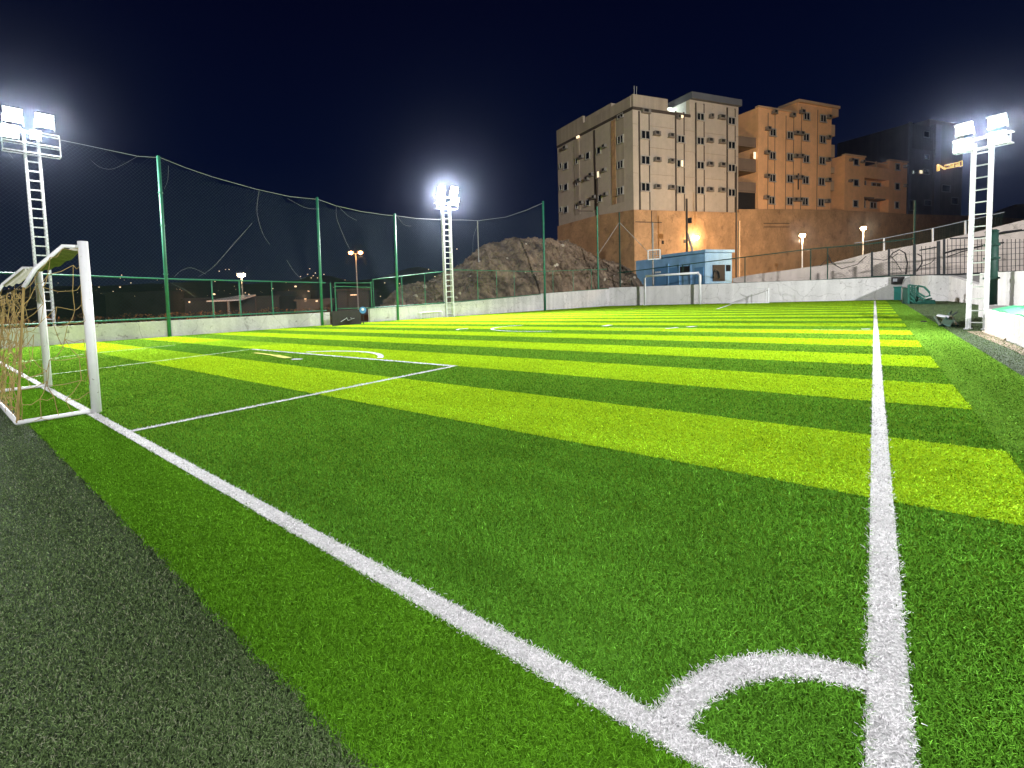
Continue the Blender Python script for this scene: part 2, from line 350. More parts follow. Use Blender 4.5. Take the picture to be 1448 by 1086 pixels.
# ------------------------------------------------------------------ floodlight towers
def floodlight(root, c, face, up, side, w, h, lamp_w, spread=165):
    c = A(c); mb = MB(); o = c - side * w / 2 - up * h / 2
    mb.ob(o - face * .16, side * w, up * h, face * .13)
    for k in range(6): mb.ob(o - face * .20 + side * (w * (k + .3) / 6), side * w * .05, up * h, face * .04)
    mb.ob(o - face * .03 - side * .02 - up * .02, side * (w + .04), up * .03, face * .05); mb.ob(o - face * .03 - side * .02 + up * h, side * (w + .04), up * .03, face * .05)
    mb.bar(c - face * .1 - side * w * .55, c - face * .1 - side * w * .55 - up * h * .75, .03); mb.bar(c - face * .1 + side * w * .55, c - face * .1 + side * w * .55 - up * h * .75, .03)
    ob = mb.build('floodlight', 'white_steel', root)
    g = MB(); g.ob(o - face * .03 + side * .01 + up * .015, side * (w - .02), up * (h - .03), face * .025)
    g.build('lamp_lens', 'lamp_white', ob)
    L = bpy.data.lights.new('floodlight_beam', 'AREA'); L.shape = 'RECTANGLE'; L.size = w; L.size_y = h; L.energy = lamp_w; L.color = (.97, .98, 1.); L.spread = math.radians(spread)
    lo = bpy.data.objects.new('floodlight_beam', L); COL.objects.link(lo)
    lo.rotation_euler = Matrix((side, np.cross(-face, side), -face)).transposed().to_euler() if False else Vector(face).to_track_quat('-Z', 'Y').to_euler()
    lo.location = Vector(c + face * .03) - parent_loc(root); lo.parent = root
def tower(base, width, depth, height, face, label, lamp_w, sc_=1., rungs=18, heads=None, tilt=.45):
    base = A(base); face = A(face) / np.linalg.norm(face); side = np.cross(face, A((0, 0, 1))); side /= np.linalg.norm(side)
    root = thing('floodlight_tower', base, label, 'floodlight tower', 'floodlight towers around the pitch')
    hw, lw = width / 2, .072 * sc_
    for a in (-1, 1):
        for b in (0, 1):
            p = base + side * hw * a - face * depth * b
            mb = MB(); mb.bar(p, p + Zv(height), lw); mb.ob(p - side * lw - face * lw, side * 2 * lw, face * 2 * lw, Zv(.03)); mb.build('leg', 'white_steel', root)
    st = height * .965 / rungs
    for k in range(rungs):
        z = st * (k + .6)
        mb = MB(); mb.bar(base - side * hw + Zv(z), base + side * hw + Zv(z), lw * .62); mb.build('rung', 'white_steel', root)
    for k in range(rungs):
        z = st * (k + .6)
        for a in (-1, 1):
            mb = MB(); mb.bar(base + side * hw * a + Zv(z), base + side * hw * a - face * depth + Zv(z + (st if k % 2 else 0)), lw * .4); mb.build('brace', 'white_steel', root)
    # platform frame for the lamps
    PW = heads['pw'] * sc_
    mb = MB(); fr = face * lw * .9
    for z in heads['bars']:
        mb.bar(base + fr - side * PW + Zv(height + z * sc_), base + fr + side * PW + Zv(height + z * sc_), lw * .6)
        mb.bar(base - face * depth - side * PW + Zv(height + z * sc_), base - face * depth + side * PW + Zv(height + z * sc_), lw * .5)
        for a in (-1, 1): mb.bar(base + fr + side * PW * a + Zv(height + z * sc_), base - face * depth + side * PW * a + Zv(height + z * sc_), lw * .5)
    for a in (-1, 1): mb.bar(base + fr + side * PW * a + Zv(height + heads['bars'][0] * sc_), base + fr + side * PW * a + Zv(height + heads['bars'][-1] * sc_), lw * .45)
    mb.build('lamp_frame', 'white_steel', root)
    fd = face - Zv(tilt); fd /= np.linalg.norm(fd); ud = np.cross(side, fd); ud = ud if ud[2] > 0 else -ud
    for (u, z, w, h) in heads['lamps']:
        floodlight(root, base + face * .28 * sc_ + side * u * sc_ + Zv(height + z * sc_), fd, ud, side, w * sc_, h * sc_, lamp_w)
    return root
FL = 1900.
pL = gp(68, 485); hL = zat(pL, 42, 186)
tower(pL + A((0, .05, 0)), .50, .35, hL, (1, -.04, 0), 'white lattice floodlight tower behind the near goal at the left', FL * 1.05, 1.2, 22,
      dict(pw=.85, bars=(.0, -.45, -.8), lamps=[(-.42, .42, .54, .48), (.50, .42, .54, .48), (.62, -.20, .46, .42), (-.12, -.18, .3, .3)]))
pM = gp(637, 448); hM = zat(pM, 633, 284)
tower(pM, .64, .3, hM, (.93, -.37, 0), 'white lattice floodlight tower at mid pitch in front of the rocky hill', FL * 2.3, 1.2, 20,
      dict(pw=.80, bars=(.25, -.15, -.5), lamps=[(-.46, .62, .48, .50), (.46, .62, .48, .50), (-.50, -.08, .52, .48), (.50, -.08, .52, .48)]))
pR = gp(1379, 466); hR = zat(pR, 1386, 200)
tower(pR, .31, .19, hR, (-.36, -.93, 0), 'white lattice floodlight tower at the right beside the low white wall', FL * .27, .62, 15,
      dict(pw=.80, bars=(.15, -.28), lamps=[(-.46, .60, .46, .42), (.46, .60, .46, .42), (-.48, -.08, .46, .42), (.48, -.08, .46, .42)]), tilt=.3)
BT = tower((3.2 * S, -7 * S, 0), .40, .28, 7.5, (-.75, .65, 0), 'white lattice floodlight tower behind the corner the photograph was taken from', FL * .18, .8, 15,
      dict(pw=.80, bars=(.15, -.28), lamps=[(-.46, .55, .62, .5), (.46, .55, .62, .5), (-.48, .0, .66, .5), (.48, .0, .66, .5)]))
OT = tower((45, -5, 0), .8, .6, 20., (-.8, .6, 0), 'unseen lattice floodlight tower added right of the pitch to light the far end', 30, 1., 18, dict(pw=1.3, bars=(.15, -.28), lamps=[]))
fd = A((-.77, .62, -.14)); fd /= np.linalg.norm(fd); sd_ = np.cross(fd, A((0, 0, 1))); sd_ /= np.linalg.norm(sd_); ud_ = np.cross(sd_, fd)
for u_ in (-.6, .6):            # added long-throw lamps on the unseen tower, lighting pitch, walls and buildings
    floodlight(OT, A(OT.location) + A((-.25, .2, 20.6)) + sd_ * u_, fd, ud_, sd_, .9, .7, FL * 3.4, 74)


# ------------------------------------------------------------------ walls round the pitch
def wall_run(name, pts, hts, th, mt, label, cope=None):
    root = None
    mb = MB()
    for (p, q), (h0, h1) in zip(zip(pts[:-1], pts[1:]), zip(hts[:-1], hts[1:])):
        p, q = A((*p[:2], 0)), A((*q[:2], 0)); d = (q - p); d /= np.linalg.norm(d); n = A((-d[1], d[0], 0)) * th
        b = -.3
        mb.add([p + Zv(b), q + Zv(b), q + n + Zv(b), p + n + Zv(b), p + Zv(h0), q + Zv(h1), q + n + Zv(h1), p + n + Zv(h0)],
               [(0, 3, 2, 1), (4, 5, 6, 7), (0, 1, 5, 4), (1, 2, 6, 5), (2, 3, 7, 6), (3, 0, 4, 7)])
    return tag(mb.build(name, mt), label, 'wall')
def wx(y): return A((WX(y) * S, y * S, 0))
gate0 = gp(472, 460); gate1 = gp(522, 458)
yg0 = 14.45; yg1 = 17.0
wallh = lambda y, py, px: zat(wx(y), px, py)
# left wall, up to the gate opening
wall_run('perimeter_wall', [wx(-3), wx(7), wx(yg0)][::-1], [.80, .81, .83][::-1], -.22, 'wall', 'long low off-white wall on the left up to the gate opening')
P2 = [wx(17.0), wx(23), wx(33.2), wx(33.25), wx(44)]
h2 = [zat(P2[0], 525, 436.5), zat(P2[1], 637, 429), zat(P2[2], 757, 417), zat(P2[3], 760, 415.5), zat(P2[4], 872, 408)]
wall_run('perimeter_wall', P2[::-1], h2[::-1], -.22, 'wall', 'low white wall from the gate past the hill to the far corner')
yw = YF * S
PF = [A((-18.5 * S, yw, 0)), A((1.62 * S, yw, 0))]
FP = (A((0, yw, 0)), A((0, 1, 0)))
def ftop(px, py): return onp(px, py, *FP)
za, zb = ftop(890, 405.5)[2], ftop(1270, 391)[2]
wall_run('far_wall', [PF[0], A((-.4 * S, yw, 0)), PF[1]], [za, zb - .02, zb], .3, 'wall', 'tall white wall across the far end behind the far goal')
# dark ground strips that paint in the shade line at the wall feet
mb = MB(); mb.quad((-18.4 * S, yw - .30, .012), (1.0 * S, yw - .10, .012), (1.0 * S, yw - .01, .012), (-18.4 * S, yw - .01, .012))
for a_, b_ in ((17.1, 23), (23, 33), (33.3, 43.9)): mb.quad(wx(a_) + A((.01, 0, .012)), wx(b_) + A((.01, 0, .012)), wx(b_) + A((.26, 0, .012)), wx(a_) + A((.14, 0, .012)))
struct('wall_foot_shade', mb, 'ground')
# right corner: wall that bends towards the camera
RC = [A((1.62 * S, yw, 0)), gp(1312, 425.5), gp(1340, 425.5), gp(1365, 428), gp(1384, 431)]
hr = [zb, zat(RC[1], 1312, 389.5), zat(RC[2], 1337, 390), zat(RC[3], 1365, 397), zat(RC[4], 1385, 403)]
wall_run('corner_wall', RC, hr, .25, 'wall', 'white wall in the far right corner with a sloping top')
nR0, nR1 = gp(1392, 468.5), gp(1448, 492)
dR_ = (nR1 - nR0) / np.linalg.norm(nR1 - nR0)
nR2 = A((nR0[0] + .05, 1.0, 0))
wall_run('side_wall', [nR0, A((nR0[0] + .02, nR1[1], 0)), nR2], [.545, .545, .545], .2, 'wall_grey', 'low white wall with peeling paint along the right edge')
mb = MB(); mb.quad((nR0[0] - .30, nR0[1] + .15, -.004), (nR0[0] - .02, nR0[1] + .1, -.004), (nR0[0] - .01, 2, -.004), (nR0[0] - .22, 2, -.004), (nR0[0] - .2, nR1[1], -.004)); struct('dirt_strip', mb, 'dirt')
mb = MB(); a = gp(1400, 470); b = gp(1430, 481); mb.prism([a + A((-.12, .1, .0)), a + A((.0, .1, 0)), b + A((0, 0, 0)), b + A((-.1, 0, 0))], (0, 0, .035)); tag(mb.build('mortar_lump', 'pale_dirt'), 'pale strip of crumbled mortar at the foot of the right wall', 'rubble')
# raised terrace behind the right wall and the tarp on its edge
x0 = nR0[0] + .23
t1 = gp(1390, 431.5, .5); t2 = gp(1475, 433, .5)
mb = MB(); mb.prism([A((x0 + .02, .9, -.2)), A((x0, nR0[1] - .05, -.2)), A((t1[0], t1[1], -.2)), A((t2[0], t2[1], -.2)), A((16, 20, -.2)), A((16, .9, -.2))], (0, 0, .70)); struct('terrace', mb, 'concrete')
mb = MB(); n = 40; top = []; bot = []
for i in range(n):
    y = nR0[1] - .3 - i * .26; wv = .05 * math.sin(i * 1.3) + .03 * math.sin(i * 2.9)
    top.append((x0 + .55 + .1 * math.sin(i * .7), y, .58 + wv * .5)); bot.append((x0 - .16 + wv * .3, y, .565 - .02 * math.sin(i * .9)))
midp = [((a[0] + b[0]) / 2 - .1, a[1], .63 + .03 * math.sin(i * 1.7)) for i, (a, b) in enumerate(zip(top, bot))]
for i in range(n - 1):
    mb.quad(bot[i], bot[i + 1], midp[i + 1], midp[i]); mb.quad(midp[i], midp[i + 1], top[i + 1], top[i])
    mb.quad(top[i], top[i + 1], (top[i + 1][0], top[i + 1][1], .505), (top[i][0], top[i][1], .505)); mb.quad(bot[i], bot[i + 1], (bot[i + 1][0], bot[i + 1][1], .548), (bot[i][0], bot[i][1], .548))
tag(mb.build('tarpaulin', 'tarp', smooth=True), 'crumpled green tarpaulin lying along the top of the low right wall', 'tarpaulin')
rb0 = gp(1384, 428, .5); rb1 = gp(1470, 433, .5)
wb = [A((*rb0[:2], 0)), A((*rb1[:2], 0))]
wall_run('back_wall', wb, [zat(wb[0], 1384, 386), zat(wb[1], 1470, 382)], .25, 'wall_grey', 'stained grey wall at the back of the right terrace')
mb = MB(); p = gp(1407, 418, .5); 
# street level behind the far wall
mb = MB(); mb.box(-24 * S, 60, yw + .32, 190, -.2, 1.9); struct('street_terrace', mb, 'concrete')

# ------------------------------------------------------------------ tall net posts and nets on the left
def post(px, py, tx, ty, r, label, mt='green_paint', P=None, z0=0, grp='tall green net posts along the pitch', name='net_post'):
    P = gp(px, py) if P is None else A(P); z = zat(P, tx, ty); P = A((*P[:2], z0))
    v = ray(tx, ty); t = np.dot(P[:2], v[:2]) / np.dot(v[:2], v[:2]); T = EYE + v * t; T = A((P[0] * .5 + T[0] * .5, P[1] * .5 + T[1] * .5, z))
    o = thing(name, P, label, 'post', grp)
    mb = MB(); mb.tube([P, T], r, 10); mb.build('shaft', mt, o, True)
    mb = MB(); mb.tube([T - Zv(.02), T + Zv(.05)], [r * 1.25, r * .7], 8); mb.build('cap', mt, o)
    mb = MB()
    for k in (.35, .62, .8): q = P + (T - P) * k; mb.tube([q, q + Zv(.06)], r * 1.35, 8)
    mb.build('clamp', mt, o)
    return P, T
tops = []
wl = lambda px, py: onp(px, py, A((-21.0 * S, 0, 0)), A((1, 0, 0)))
def wpt(px, py):               # point in the net plane, a hand's width inside the wall
    q = onp(px, py, A((-20.95 * S, 0, 0)), A((1, 0, 0)))
    if q[1] / S > 15: q = onp(px, py, A((-20.95 * S, 15 * S, 0)), A((1, -2.6 / 29, 0)))
    return q
for px, py, tx, ty, r, lb in [(240, 475, 226, 222, .085, 'thick green net post nearest the goal, rising from the white wall'),
                              (456, 460, 450, 280, .085, 'green net post just left of the gate opening'),
                              (563, 451, 559, 303, .085, 'green net post between the gate and the mid pitch floodlight tower'),
                              (771, 439, 768, 285, .10, 'green net post at the wall in front of the rocky hill')]:
    q = wpt(px, py); tops.append(post(px, py, tx, ty, r, lb, P=A((q[0], q[1], 0))))
def onwall(px, py):
    q = wpt(px, py); return A((q[0], q[1], q[2]))
# rope along the net top (also the upper rim of the net)
rope_px = [(-60, 150), (0, 172), (76, 196), (120, 205), (195, 221), (227, 223), (262, 237), (300, 250), (360, 267), (410, 278), (450, 282), (475, 291), (510, 299), (545, 304), (559, 305), (590, 309), (632, 311), (655, 311), (676, 312), (715, 307), (745, 297), (768, 287)]
rim = [onwall(*p) for p in rope_px]
netroot = thing('perimeter_net', A((rim[0][0], rim[0][1], 0)), 'tall fine ball-stop net hanging between the green posts on the left', 'net')
rim[1:] = rim[1:]
mb = MB(); mb.tube(rim, .016, 5); mb.build('top_rope', 'rope', netroot)
# diagonal cords clipped to the rim
ys = np.array([p[1] for p in rim]); zs = np.array([p[2] for p in rim]); xs = np.array([p[0] for p in rim])
mb = MB()
def bul(y, z): return .35 * math.sin(y * .21) * math.sin(max(z, 0) * .3) + .12 * math.sin(y * .9 + z * .5)
cell = .17; zb0 = .85; y = ys[0] - 14
while y < ys[-1]:
    for sg in (1, -1):
        pts = []; yy = y if sg > 0 else y + 14
        for k in range(29):
            z = zb0 + k * .42; c = yy + sg * k * .42 * 1.0
            if c < ys[0] or c > ys[-1]: continue
            if z > np.interp(c, ys, zs): break
            pts.append((np.interp(c, ys, xs) + .05 + bul(c, z), c, z))
        for p, q in zip(pts[:-1], pts[1:]): mb.quad((p[0], p[1] - .004, p[2]), (p[0], p[1] + .004, p[2]), (q[0], q[1] + .004, q[2]), (q[0], q[1] - .004, q[2]))
    y += cell
mb.build('net_mesh', 'net_pale', netroot, fix=False)
def loose(pxs, label, r=.012, name='loose_rope', mt='rope', par=None):
    P = [onwall(*p) + A((.12, 0, 0)) for p in pxs]
    Q = []
    for i in range(len(P) - 1):
        p0 = P[max(i - 1, 0)]; p1 = P[i]; p2 = P[i + 1]; p3 = P[min(i + 2, len(P) - 1)]
        for k in range(5):
            t = k / 5; Q.append(.5 * (2 * p1 + (p2 - p0) * t + (2 * p0 - 5 * p1 + 4 * p2 - p3) * t * t + (3 * p1 - p0 - 3 * p2 + p3) * t ** 3))
    Q.append(P[-1]); mb = MB(); mb.tube(Q, r, 4); return mb.build(name, mt, netroot)
for pp in [[(127, 227), (140, 237), (155, 240), (170, 235), (195, 221)], [(237, 235), (236, 255), (231, 268)], [(355, 316), (325, 350), (300, 378), (280, 391)], [(405, 281), (430, 294), (450, 296)],
           [(365, 270), (362, 300), (370, 330), (380, 346)], [(476, 291), (490, 305), (503, 312)], [(474, 292), (475, 310), (487, 340), (493, 352)], [(560, 306), (570, 318), (580, 320)], [(676, 313), (668, 335), (667, 362)],
           [(245, 392), (255, 383), (270, 379), (290, 388)], [(404, 368), (415, 385), (425, 395)], [(240, 400), (262, 411), (275, 421)], [(0, 212), (10, 216), (18, 225)]]: loose(pp, '', .0055)

# green pipe fence on top of the left wall
def fence(name, pts_bot, tops_z, bots_z, posts, label, mt='green_paint', mesh_mt='dark_green', cell=.12, rr=.038, mesh_w=.0013, midrail=False, grp=None):
    pts = [A((*p[:2], 0)) for p in pts_bot]
    root = thing(name, pts[0], label, 'fence', grp)
    mb = MB(); mb.tube([p + Zv(z) for p, z in zip(pts, tops_z)], rr, 8); mb.build('top_rail', mt, root)
    mb = MB(); mb.tube([p + Zv(z) for p, z in zip(pts, bots_z)], rr, 8); mb.build('bottom_rail', mt, root)
    D = np.cumsum([0] + [np.linalg.norm(b - a) for a, b in zip(pts[:-1], pts[1:])])
    at = lambda s: (A([np.interp(s, D, [p[k] for p in pts]) for k in range(3)]), np.interp(s, D, tops_z), np.interp(s, D, bots_z))
    for s in posts:
        p, zt, zb_ = at(s); mb = MB(); mb.tube([p + Zv(zb_ - .18), p + Zv(zt + .04)], rr * .9, 8); mb.build('post', mt, root)
    mb = MB(); s = -2.
    while s < D[-1]:
        for sg in (1, -1):
            a0 = s if sg > 0 else s + 2.; n = 8; prev = None
            hh = np.interp(min(max(s, 0), D[-1]), D, tops_z) - np.interp(min(max(s, 0), D[-1]), D, bots_z)
            for k in range(n + 1):
                c = a0 + sg * hh * k / n
                if c < 0 or c > D[-1]: prev = None; continue
                p, zt, zb_ = at(c); q = p + Zv(zb_ + (zt - zb_) * k / n)
                if prev is not None: mb.quad(prev - Zv(mesh_w), prev + Zv(mesh_w), q + Zv(mesh_w), q - Zv(mesh_w))
                prev = q
        s += cell
    mb.build('wire_mesh', mesh_mt, root, fix=False)
    return root
wl2 = lambda y: A(((WX(y) - .06) * S, y * S, 0))
Y0, Y1 = -2.5, 14.3
zt = lambda y, px, py: zat(wl2(y), px, py)
p240 = onwall(240, 394); p60 = onwall(0, 385); p456 = onwall(456, 399.5)
zz = lambda y: float(np.interp(y, [p60[1] / S, p240[1] / S, p456[1] / S], [p60[2], p240[2], p456[2]]))
b240 = onwall(240, 449.5); b456 = onwall(456, 439.5)
zzb = lambda y: float(np.interp(y, [b240[1] / S, b456[1] / S], [b240[2], b456[2]]))
yy = [Y0, p60[1] / S, p240[1] / S, Y1]
pl = [(onwall(px, 400)[1] / S - Y0) * S for px in (130, 302, 341, 387)]
fence('pipe_fence', [wl2(y) for y in yy], [zz(y) for y in yy], [max(zzb(y), .9) for y in yy], pl, 'green pipe and wire fence on the low left wall, up to the gate')
y2 = [17.3, 24, 33, 43.8]
t2 = [zat(wl2(17.3), 536, 395), zat(wl2(24), 636, 382), zat(wl2(33), 760, 384), zat(wl2(43.8), 868, 380)]
bb = [h + .06 for h in np.interp(y2, [17, 23, 33.2, 44], [h2[0], h2[1], h2[2], h2[4]])]
pl = [(y - 17.3) * S * 1.004 for y in (17.35, 19.4, 21.2, 26, 28, 30, 35, 38, 41)]
fence('pipe_fence', [wl2(y) for y in y2], t2, bb, pl, 'green wire fence on the white wall in front of the rocky hill', rr=.032, cell=.2)
# gate in the opening
g0, g1 = wl2(14.62), wl2(17.2)
groot = thing('pipe_gate', g0, 'green pipe gate frame with wire mesh over the gap in the left wall', 'gate')
ztg = zat(g0, 468, 400)
for k, P in enumerate((g0, g0 + A((0, .35, 0)), g1)):
    mb = MB(); mb.tube([A((P[0], P[1], 0)), A((P[0], P[1], ztg + (.1 if k == 2 else 0)))], .045, 8); mb.build('post', 'green_paint', groot)
for z, dz in ((ztg, 0.), (ztg - .22, .1), (1.05, .05)):
    mb = MB(); mb.tube([g0 + A((0, .35, z)), g1 + Zv(z - dz)], .03, 8); mb.build('rail', 'green_paint', groot)
mb = MB()
for k in range(22):
    f0 = k / 22; a_ = g0 + (g1 - g0) * f0; mb.bar(a_ + Zv(1.05), a_ + Zv(ztg - .2), .006)
for k in range(8):
    z = 1.05 + (ztg - 1.25) * k / 8; mb.bar(g0 + A((0, .35, z)), g1 + Zv(z), .006)
mb.build('wire_mesh', 'dark_green', groot)
# things in the gap
pa, pb = gp(479, 461.5), gp(519, 458)
pa = A((pa[0] - .6, pa[1], 0)); pb = A((pb[0] - .6, pb[1], 0))
mb = MB(); mb.prism([pa, pb, pb + Zv(zat(pb, 519, 437)), pa + Zv(zat(pa, 479, 440))], (-.08, 0, 0)); br_ = tag(mb.build('leaning_board', 'black'), 'dark sheet leaning across the gate opening with pale scribbles', 'board')
mb = MB()
for (x0_, y0_, x1_, y1_) in ((490, 449, 492, 453), (492, 453, 496, 452), (496, 449, 497, 452), (497, 451, 501, 450), (482, 455, 490, 450)):
    a_ = onp(x0_, y0_, pa + A((.02, 0, 0)), np.cross(pb - pa, A((0, 0, 1)))); b_ = onp(x1_, y1_, pa + A((.02, 0, 0)), np.cross(pb - pa, A((0, 0, 1)))); mb.bar(a_, b_, .03)
mb.build('scribble', 'rope', br_)
ps = gp(514, 458); sg_ = thing('round_sign', A((*ps[:2], 0)), 'small round blue and white sign in the gate opening', 'sign')
cz = zat(ps, 514, 438.5); c = A((*ps[:2], cz))
mb = MB(); mb.tube([A((*ps[:2], 0)), c], .03, 8); mb.build('post', 'dark_steel', sg_)
nv = (EYE - c); nv[2] = 0; nv /= np.linalg.norm(nv)
mb = MB(); mb.tube([c, c + nv * .05], .22, 18); mb.build('disc', 'sign_blue', sg_)
mb = MB(); mb.tube([c + nv * .052 + A((0, 0, .05)), c + nv * .06 + A((0, 0, .05))], .09, 12); mb.build('symbol', 'white', sg_)

# ------------------------------------------------------------------ near goal
g1_, g2_ = gp(138, 583), gp(68, 547)
gx1, gx2, gy = g1_[0], g2_[0], (g1_[1] + g2_[1]) / 2
gh = 2.14
goal = thing('football_goal', A((gx1, gy, 0)), 'white goal with chipped paint and yellow net at the left foreground', 'goal')
r = .055
for x in (gx1, gx2):
    mb = MB(); mb.tube([(x, gy, 0), (x, gy, gh + .03)], r, 14); mb.build('post', 'white_paint', goal, True)
mb = MB(); mb.tube([(gx1 - .04, gy, gh - .03), (gx2 + .04, gy, gh - .03)], r * .8, 12); mb.build('crossbar', 'white_paint', goal, True)
def sidepts(x, px):
    n = A((1, 0, 0)); return None
sA = onp(89, 348, A((gx1, 0, 0)), A((1, 0, 0))); sB = onp(50, 380, A((gx1, 0, 0)), A((1, 0, 0))); sR = gp(27, 604); sR[0] = gx1
mb = None
for x in (gx1, gx2):
    dx = x - gx1
    P = [A((x, gy, gh - .04)), A((x, sA[1], sA[2])), A((x, sB[1], sB[2])), A((x, sB[1] - .12, sB[2] - .22))]
    mb = MB(); mb.tube(P, .025, 8); mb.build('roof_tube', 'white_paint', goal, True)
    mb = MB(); mb.tube([P[-1], A((x, sR[1], .03))], .014, 6); mb.build('rear_stay', 'goal_net', goal)
    mb = MB(); mb.tube([A((x, gy - .05, .03)), A((x, sR[1], .03))], .026, 8); mb.build('ground_bar', 'white_paint', goal, True)
mb = MB(); mb.tube([A((gx1, sR[1], .03)), A((gx2, sR[1], .03))], .026, 8); mb.build('rear_bar', 'white_paint', goal, True)
yb, zb_ = sB[1] - .12, sB[2] - .22
# roof sheet of tightly bunched net under the tubes
mb = MB(); n = 30; prof = [(gy - .02, gh - .10), (sA[1], sA[2] - .03), (sB[1], sB[2] - .03)]
for i in range(n):
    for a_, b_ in zip(prof[:-1], prof[1:]):
        xa = gx1 + (gx2 - gx1) * i / n; xb = gx1 + (gx2 - gx1) * (i + 1) / n
        s1 = .012 * math.sin(i * .9) - .06 * math.sin(math.pi * i / n); s2 = .012 * math.sin((i + 1) * .9) - .06 * math.sin(math.pi * (i + 1) / n)
        mb.ob if False else mb.quad((xa, a_[0], a_[1] + s1), (xb, a_[0], a_[1] + s2), (xb, b_[0], b_[1] + s2), (xa, b_[0], b_[1] + s1))
mb.build('net_roof', 'roof_net', goal, True)
def netgrid(corner, u, v, nu, nv_, r, jit, seed, sag=0., skip=.0, name='net_panel'):
    g = random.Random(seed); corner, u, v = A(corner), A(u), A(v); nrm = np.cross(u, v); nrm /= np.linalg.norm(nrm)
    G = [[corner + u * (i / nu) + v * (j / nv_) + (u / nu * g.uniform(-jit, jit) + v / nv_ * g.uniform(-jit, jit)) * (1 if 0 < i < nu and 0 < j < nv_ else .25) + nrm * g.uniform(-.05, .05) + Zv(-sag * math.sin(math.pi * i / nu) * (1 - j / nv_)) for j in range(nv_ + 1)] for i in range(nu + 1)]
    mb = MB()
    def cord(p, q):
        if g.random() < skip: return
        mid_ = (p + q) / 2 + Zv(-g.uniform(0, .05)) + nrm * g.uniform(-.03, .03); mb.tube([p, mid_, q], r, 4)
    for i in range(nu + 1):
        for j in range(nv_ + 1):
            if i < nu: cord(G[i][j], G[i + 1][j])
            if j < nv_: cord(G[i][j], G[i][j + 1])
    return mb.build(name, 'goal_net', goal)
# side panels, rear panel
def side_net(x, seed):
    g = random.Random(seed); nu, nv_ = 4, 9
    def P(i, j):
        yt_ = yb + (gy - .06 - yb) * i / nu; y0 = sR[1] + .03 + (gy - .09 - sR[1]) * i / nu
        tz = float(np.interp(yt_, [yb, sB[1], sA[1], gy], [zb_, sB[2], sA[2], gh - .04])) - .03; f_ = j / nv_
        w_ = 1 if 0 < i < nu and 0 < j < nv_ else .2
        return A((x + g.uniform(-.03, .03), y0 + (yt_ - y0) * f_ + g.uniform(-.09, .09) * w_, .05 + (tz - .05) * f_ + g.uniform(-.09, .09) * w_))
    G = [[P(i, j) for j in range(nv_ + 1)] for i in range(nu + 1)]; mb = MB()
    for i in range(nu + 1):
        for j in range(nv_ + 1):
            for q in ((i + 1, j), (i, j + 1)):
                if q[0] > nu or q[1] > nv_ or g.random() < .14: continue
                a_, b_ = G[i][j], G[q[0]][q[1]]; mb.tube([a_, (a_ + b_) / 2 - Zv(g.uniform(0, .05)), b_], .0045, 4)
    mb.build('net_panel', 'goal_net', goal)
for k, x in enumerate((gx1, gx2)): side_net(x, 5 + k)
netgrid((gx1, sR[1] + .02, .05), (gx2 - gx1, 0, 0), (0, yb - sR[1], zb_ - .05), 15, 10, .0036, .40, 9, sag=0, skip=.1)
netgrid((gx1 - .9, sR[1] + .06, .06), (gx2 - gx1 + .9, -.03, 0), (0, yb - sR[1], zb_ - .1), 24, 5, .0045, .7, 12, skip=.35)

# ------------------------------------------------------------------ far goal and the two small goals
def small_goal(name, a, b, h, r, depth, label, net=False):
    a, b = A(a), A(b); d = (b - a) / np.linalg.norm(b - a); n = A((-d[1], d[0], 0)); n = n if n[1] > 0 else -n
    o = thing(name, a, label, 'goal'); a[2] = b[2] = 0
    for p in (a, b):
        mb = MB(); mb.tube([p, p + Zv(h - r * 2.2), p + Zv(h - .6 * r) + d * (r * 1.6 if p is a else -r * 1.6)], r, 10); mb.build('post', 'white_paint', o, True)
    mb = MB(); mb.tube([a + Zv(h) + d * r, b + Zv(h) - d * r], r, 10); mb.build('crossbar', 'white_paint', o, True)
    return o, d, n
fa, fb = A((gp(912, 431)[0], 0, 0)), A((0, 0, 0))
fa = onp(912, 431, A((0, 43.2 * S, 0)), A((0, 1, 0))); fb = onp(990, 431, A((0, 43.2 * S, 0)), A((0, 1, 0)))
fh = zat(fa, 912, 390.5)
fo, d, n = small_goal('football_goal', fa, fb, fh, .115, .3, 'white bare goal frame at the far end in front of the white wall')
mb = MB(); mb.tube([fa + Zv(fh * .55) + n * .12, fa + Zv(fh * .1) + n * .12], .03, 6); mb.build('rear_tube', 'white_paint', fo)
sp = gp(1087, 428.5); so = thing('small_goal', A((*sp[:2], 0)), 'small thin white goal seen side on before the far wall', 'goal')
YP = (A((0, sp[1], 0)), A((0, 1, 0)))
def yq(px, py): return onp(px, py, *YP)
pt_ = yq(1087, 408); pt2 = yq(1066, 407.5) + A((0, .7, 0)); pb_ = yq(1030, 425) + A((0, .7, 0)); pb_[2] = .02
mb = MB(); mb.tube([A((*sp[:2], 0)), pt_], .05, 8); mb.build('post', 'white_paint', so)
mb = MB(); mb.tube([A((*sp[:2], 0)) + A((-.3, .75, 0)), pt_ + A((-.3, .75, 0))], .03, 8); mb.build('post', 'white_paint', so)
mb = MB(); mb.tube([pt_, pt2], .03, 8); mb.build('roof_tube', 'white_paint', so)
mb = MB(); mb.tube([pt_, pt_ + A((-.3, .75, 0))], .04, 8); mb.build('crossbar', 'white_paint', so)
mb = MB(); mb.tube([pt_ - Zv(.15), pb_], .028, 8); mb.build('stay', 'grey_steel', so)
mb = MB(); mb.tube([A((*sp[:2], .03)), A((*pb_[:2], .03))], .03, 8); mb.build('ground_bar', 'white_paint', so)
mq = gp(609, 451); mq = A((wx(mq[1] / S)[0] + .55, mq[1], 0)); hq = zat(mq, 609, 441.5)
q2 = A((mq[0] + .1, mq[1] + 2.3, 0))
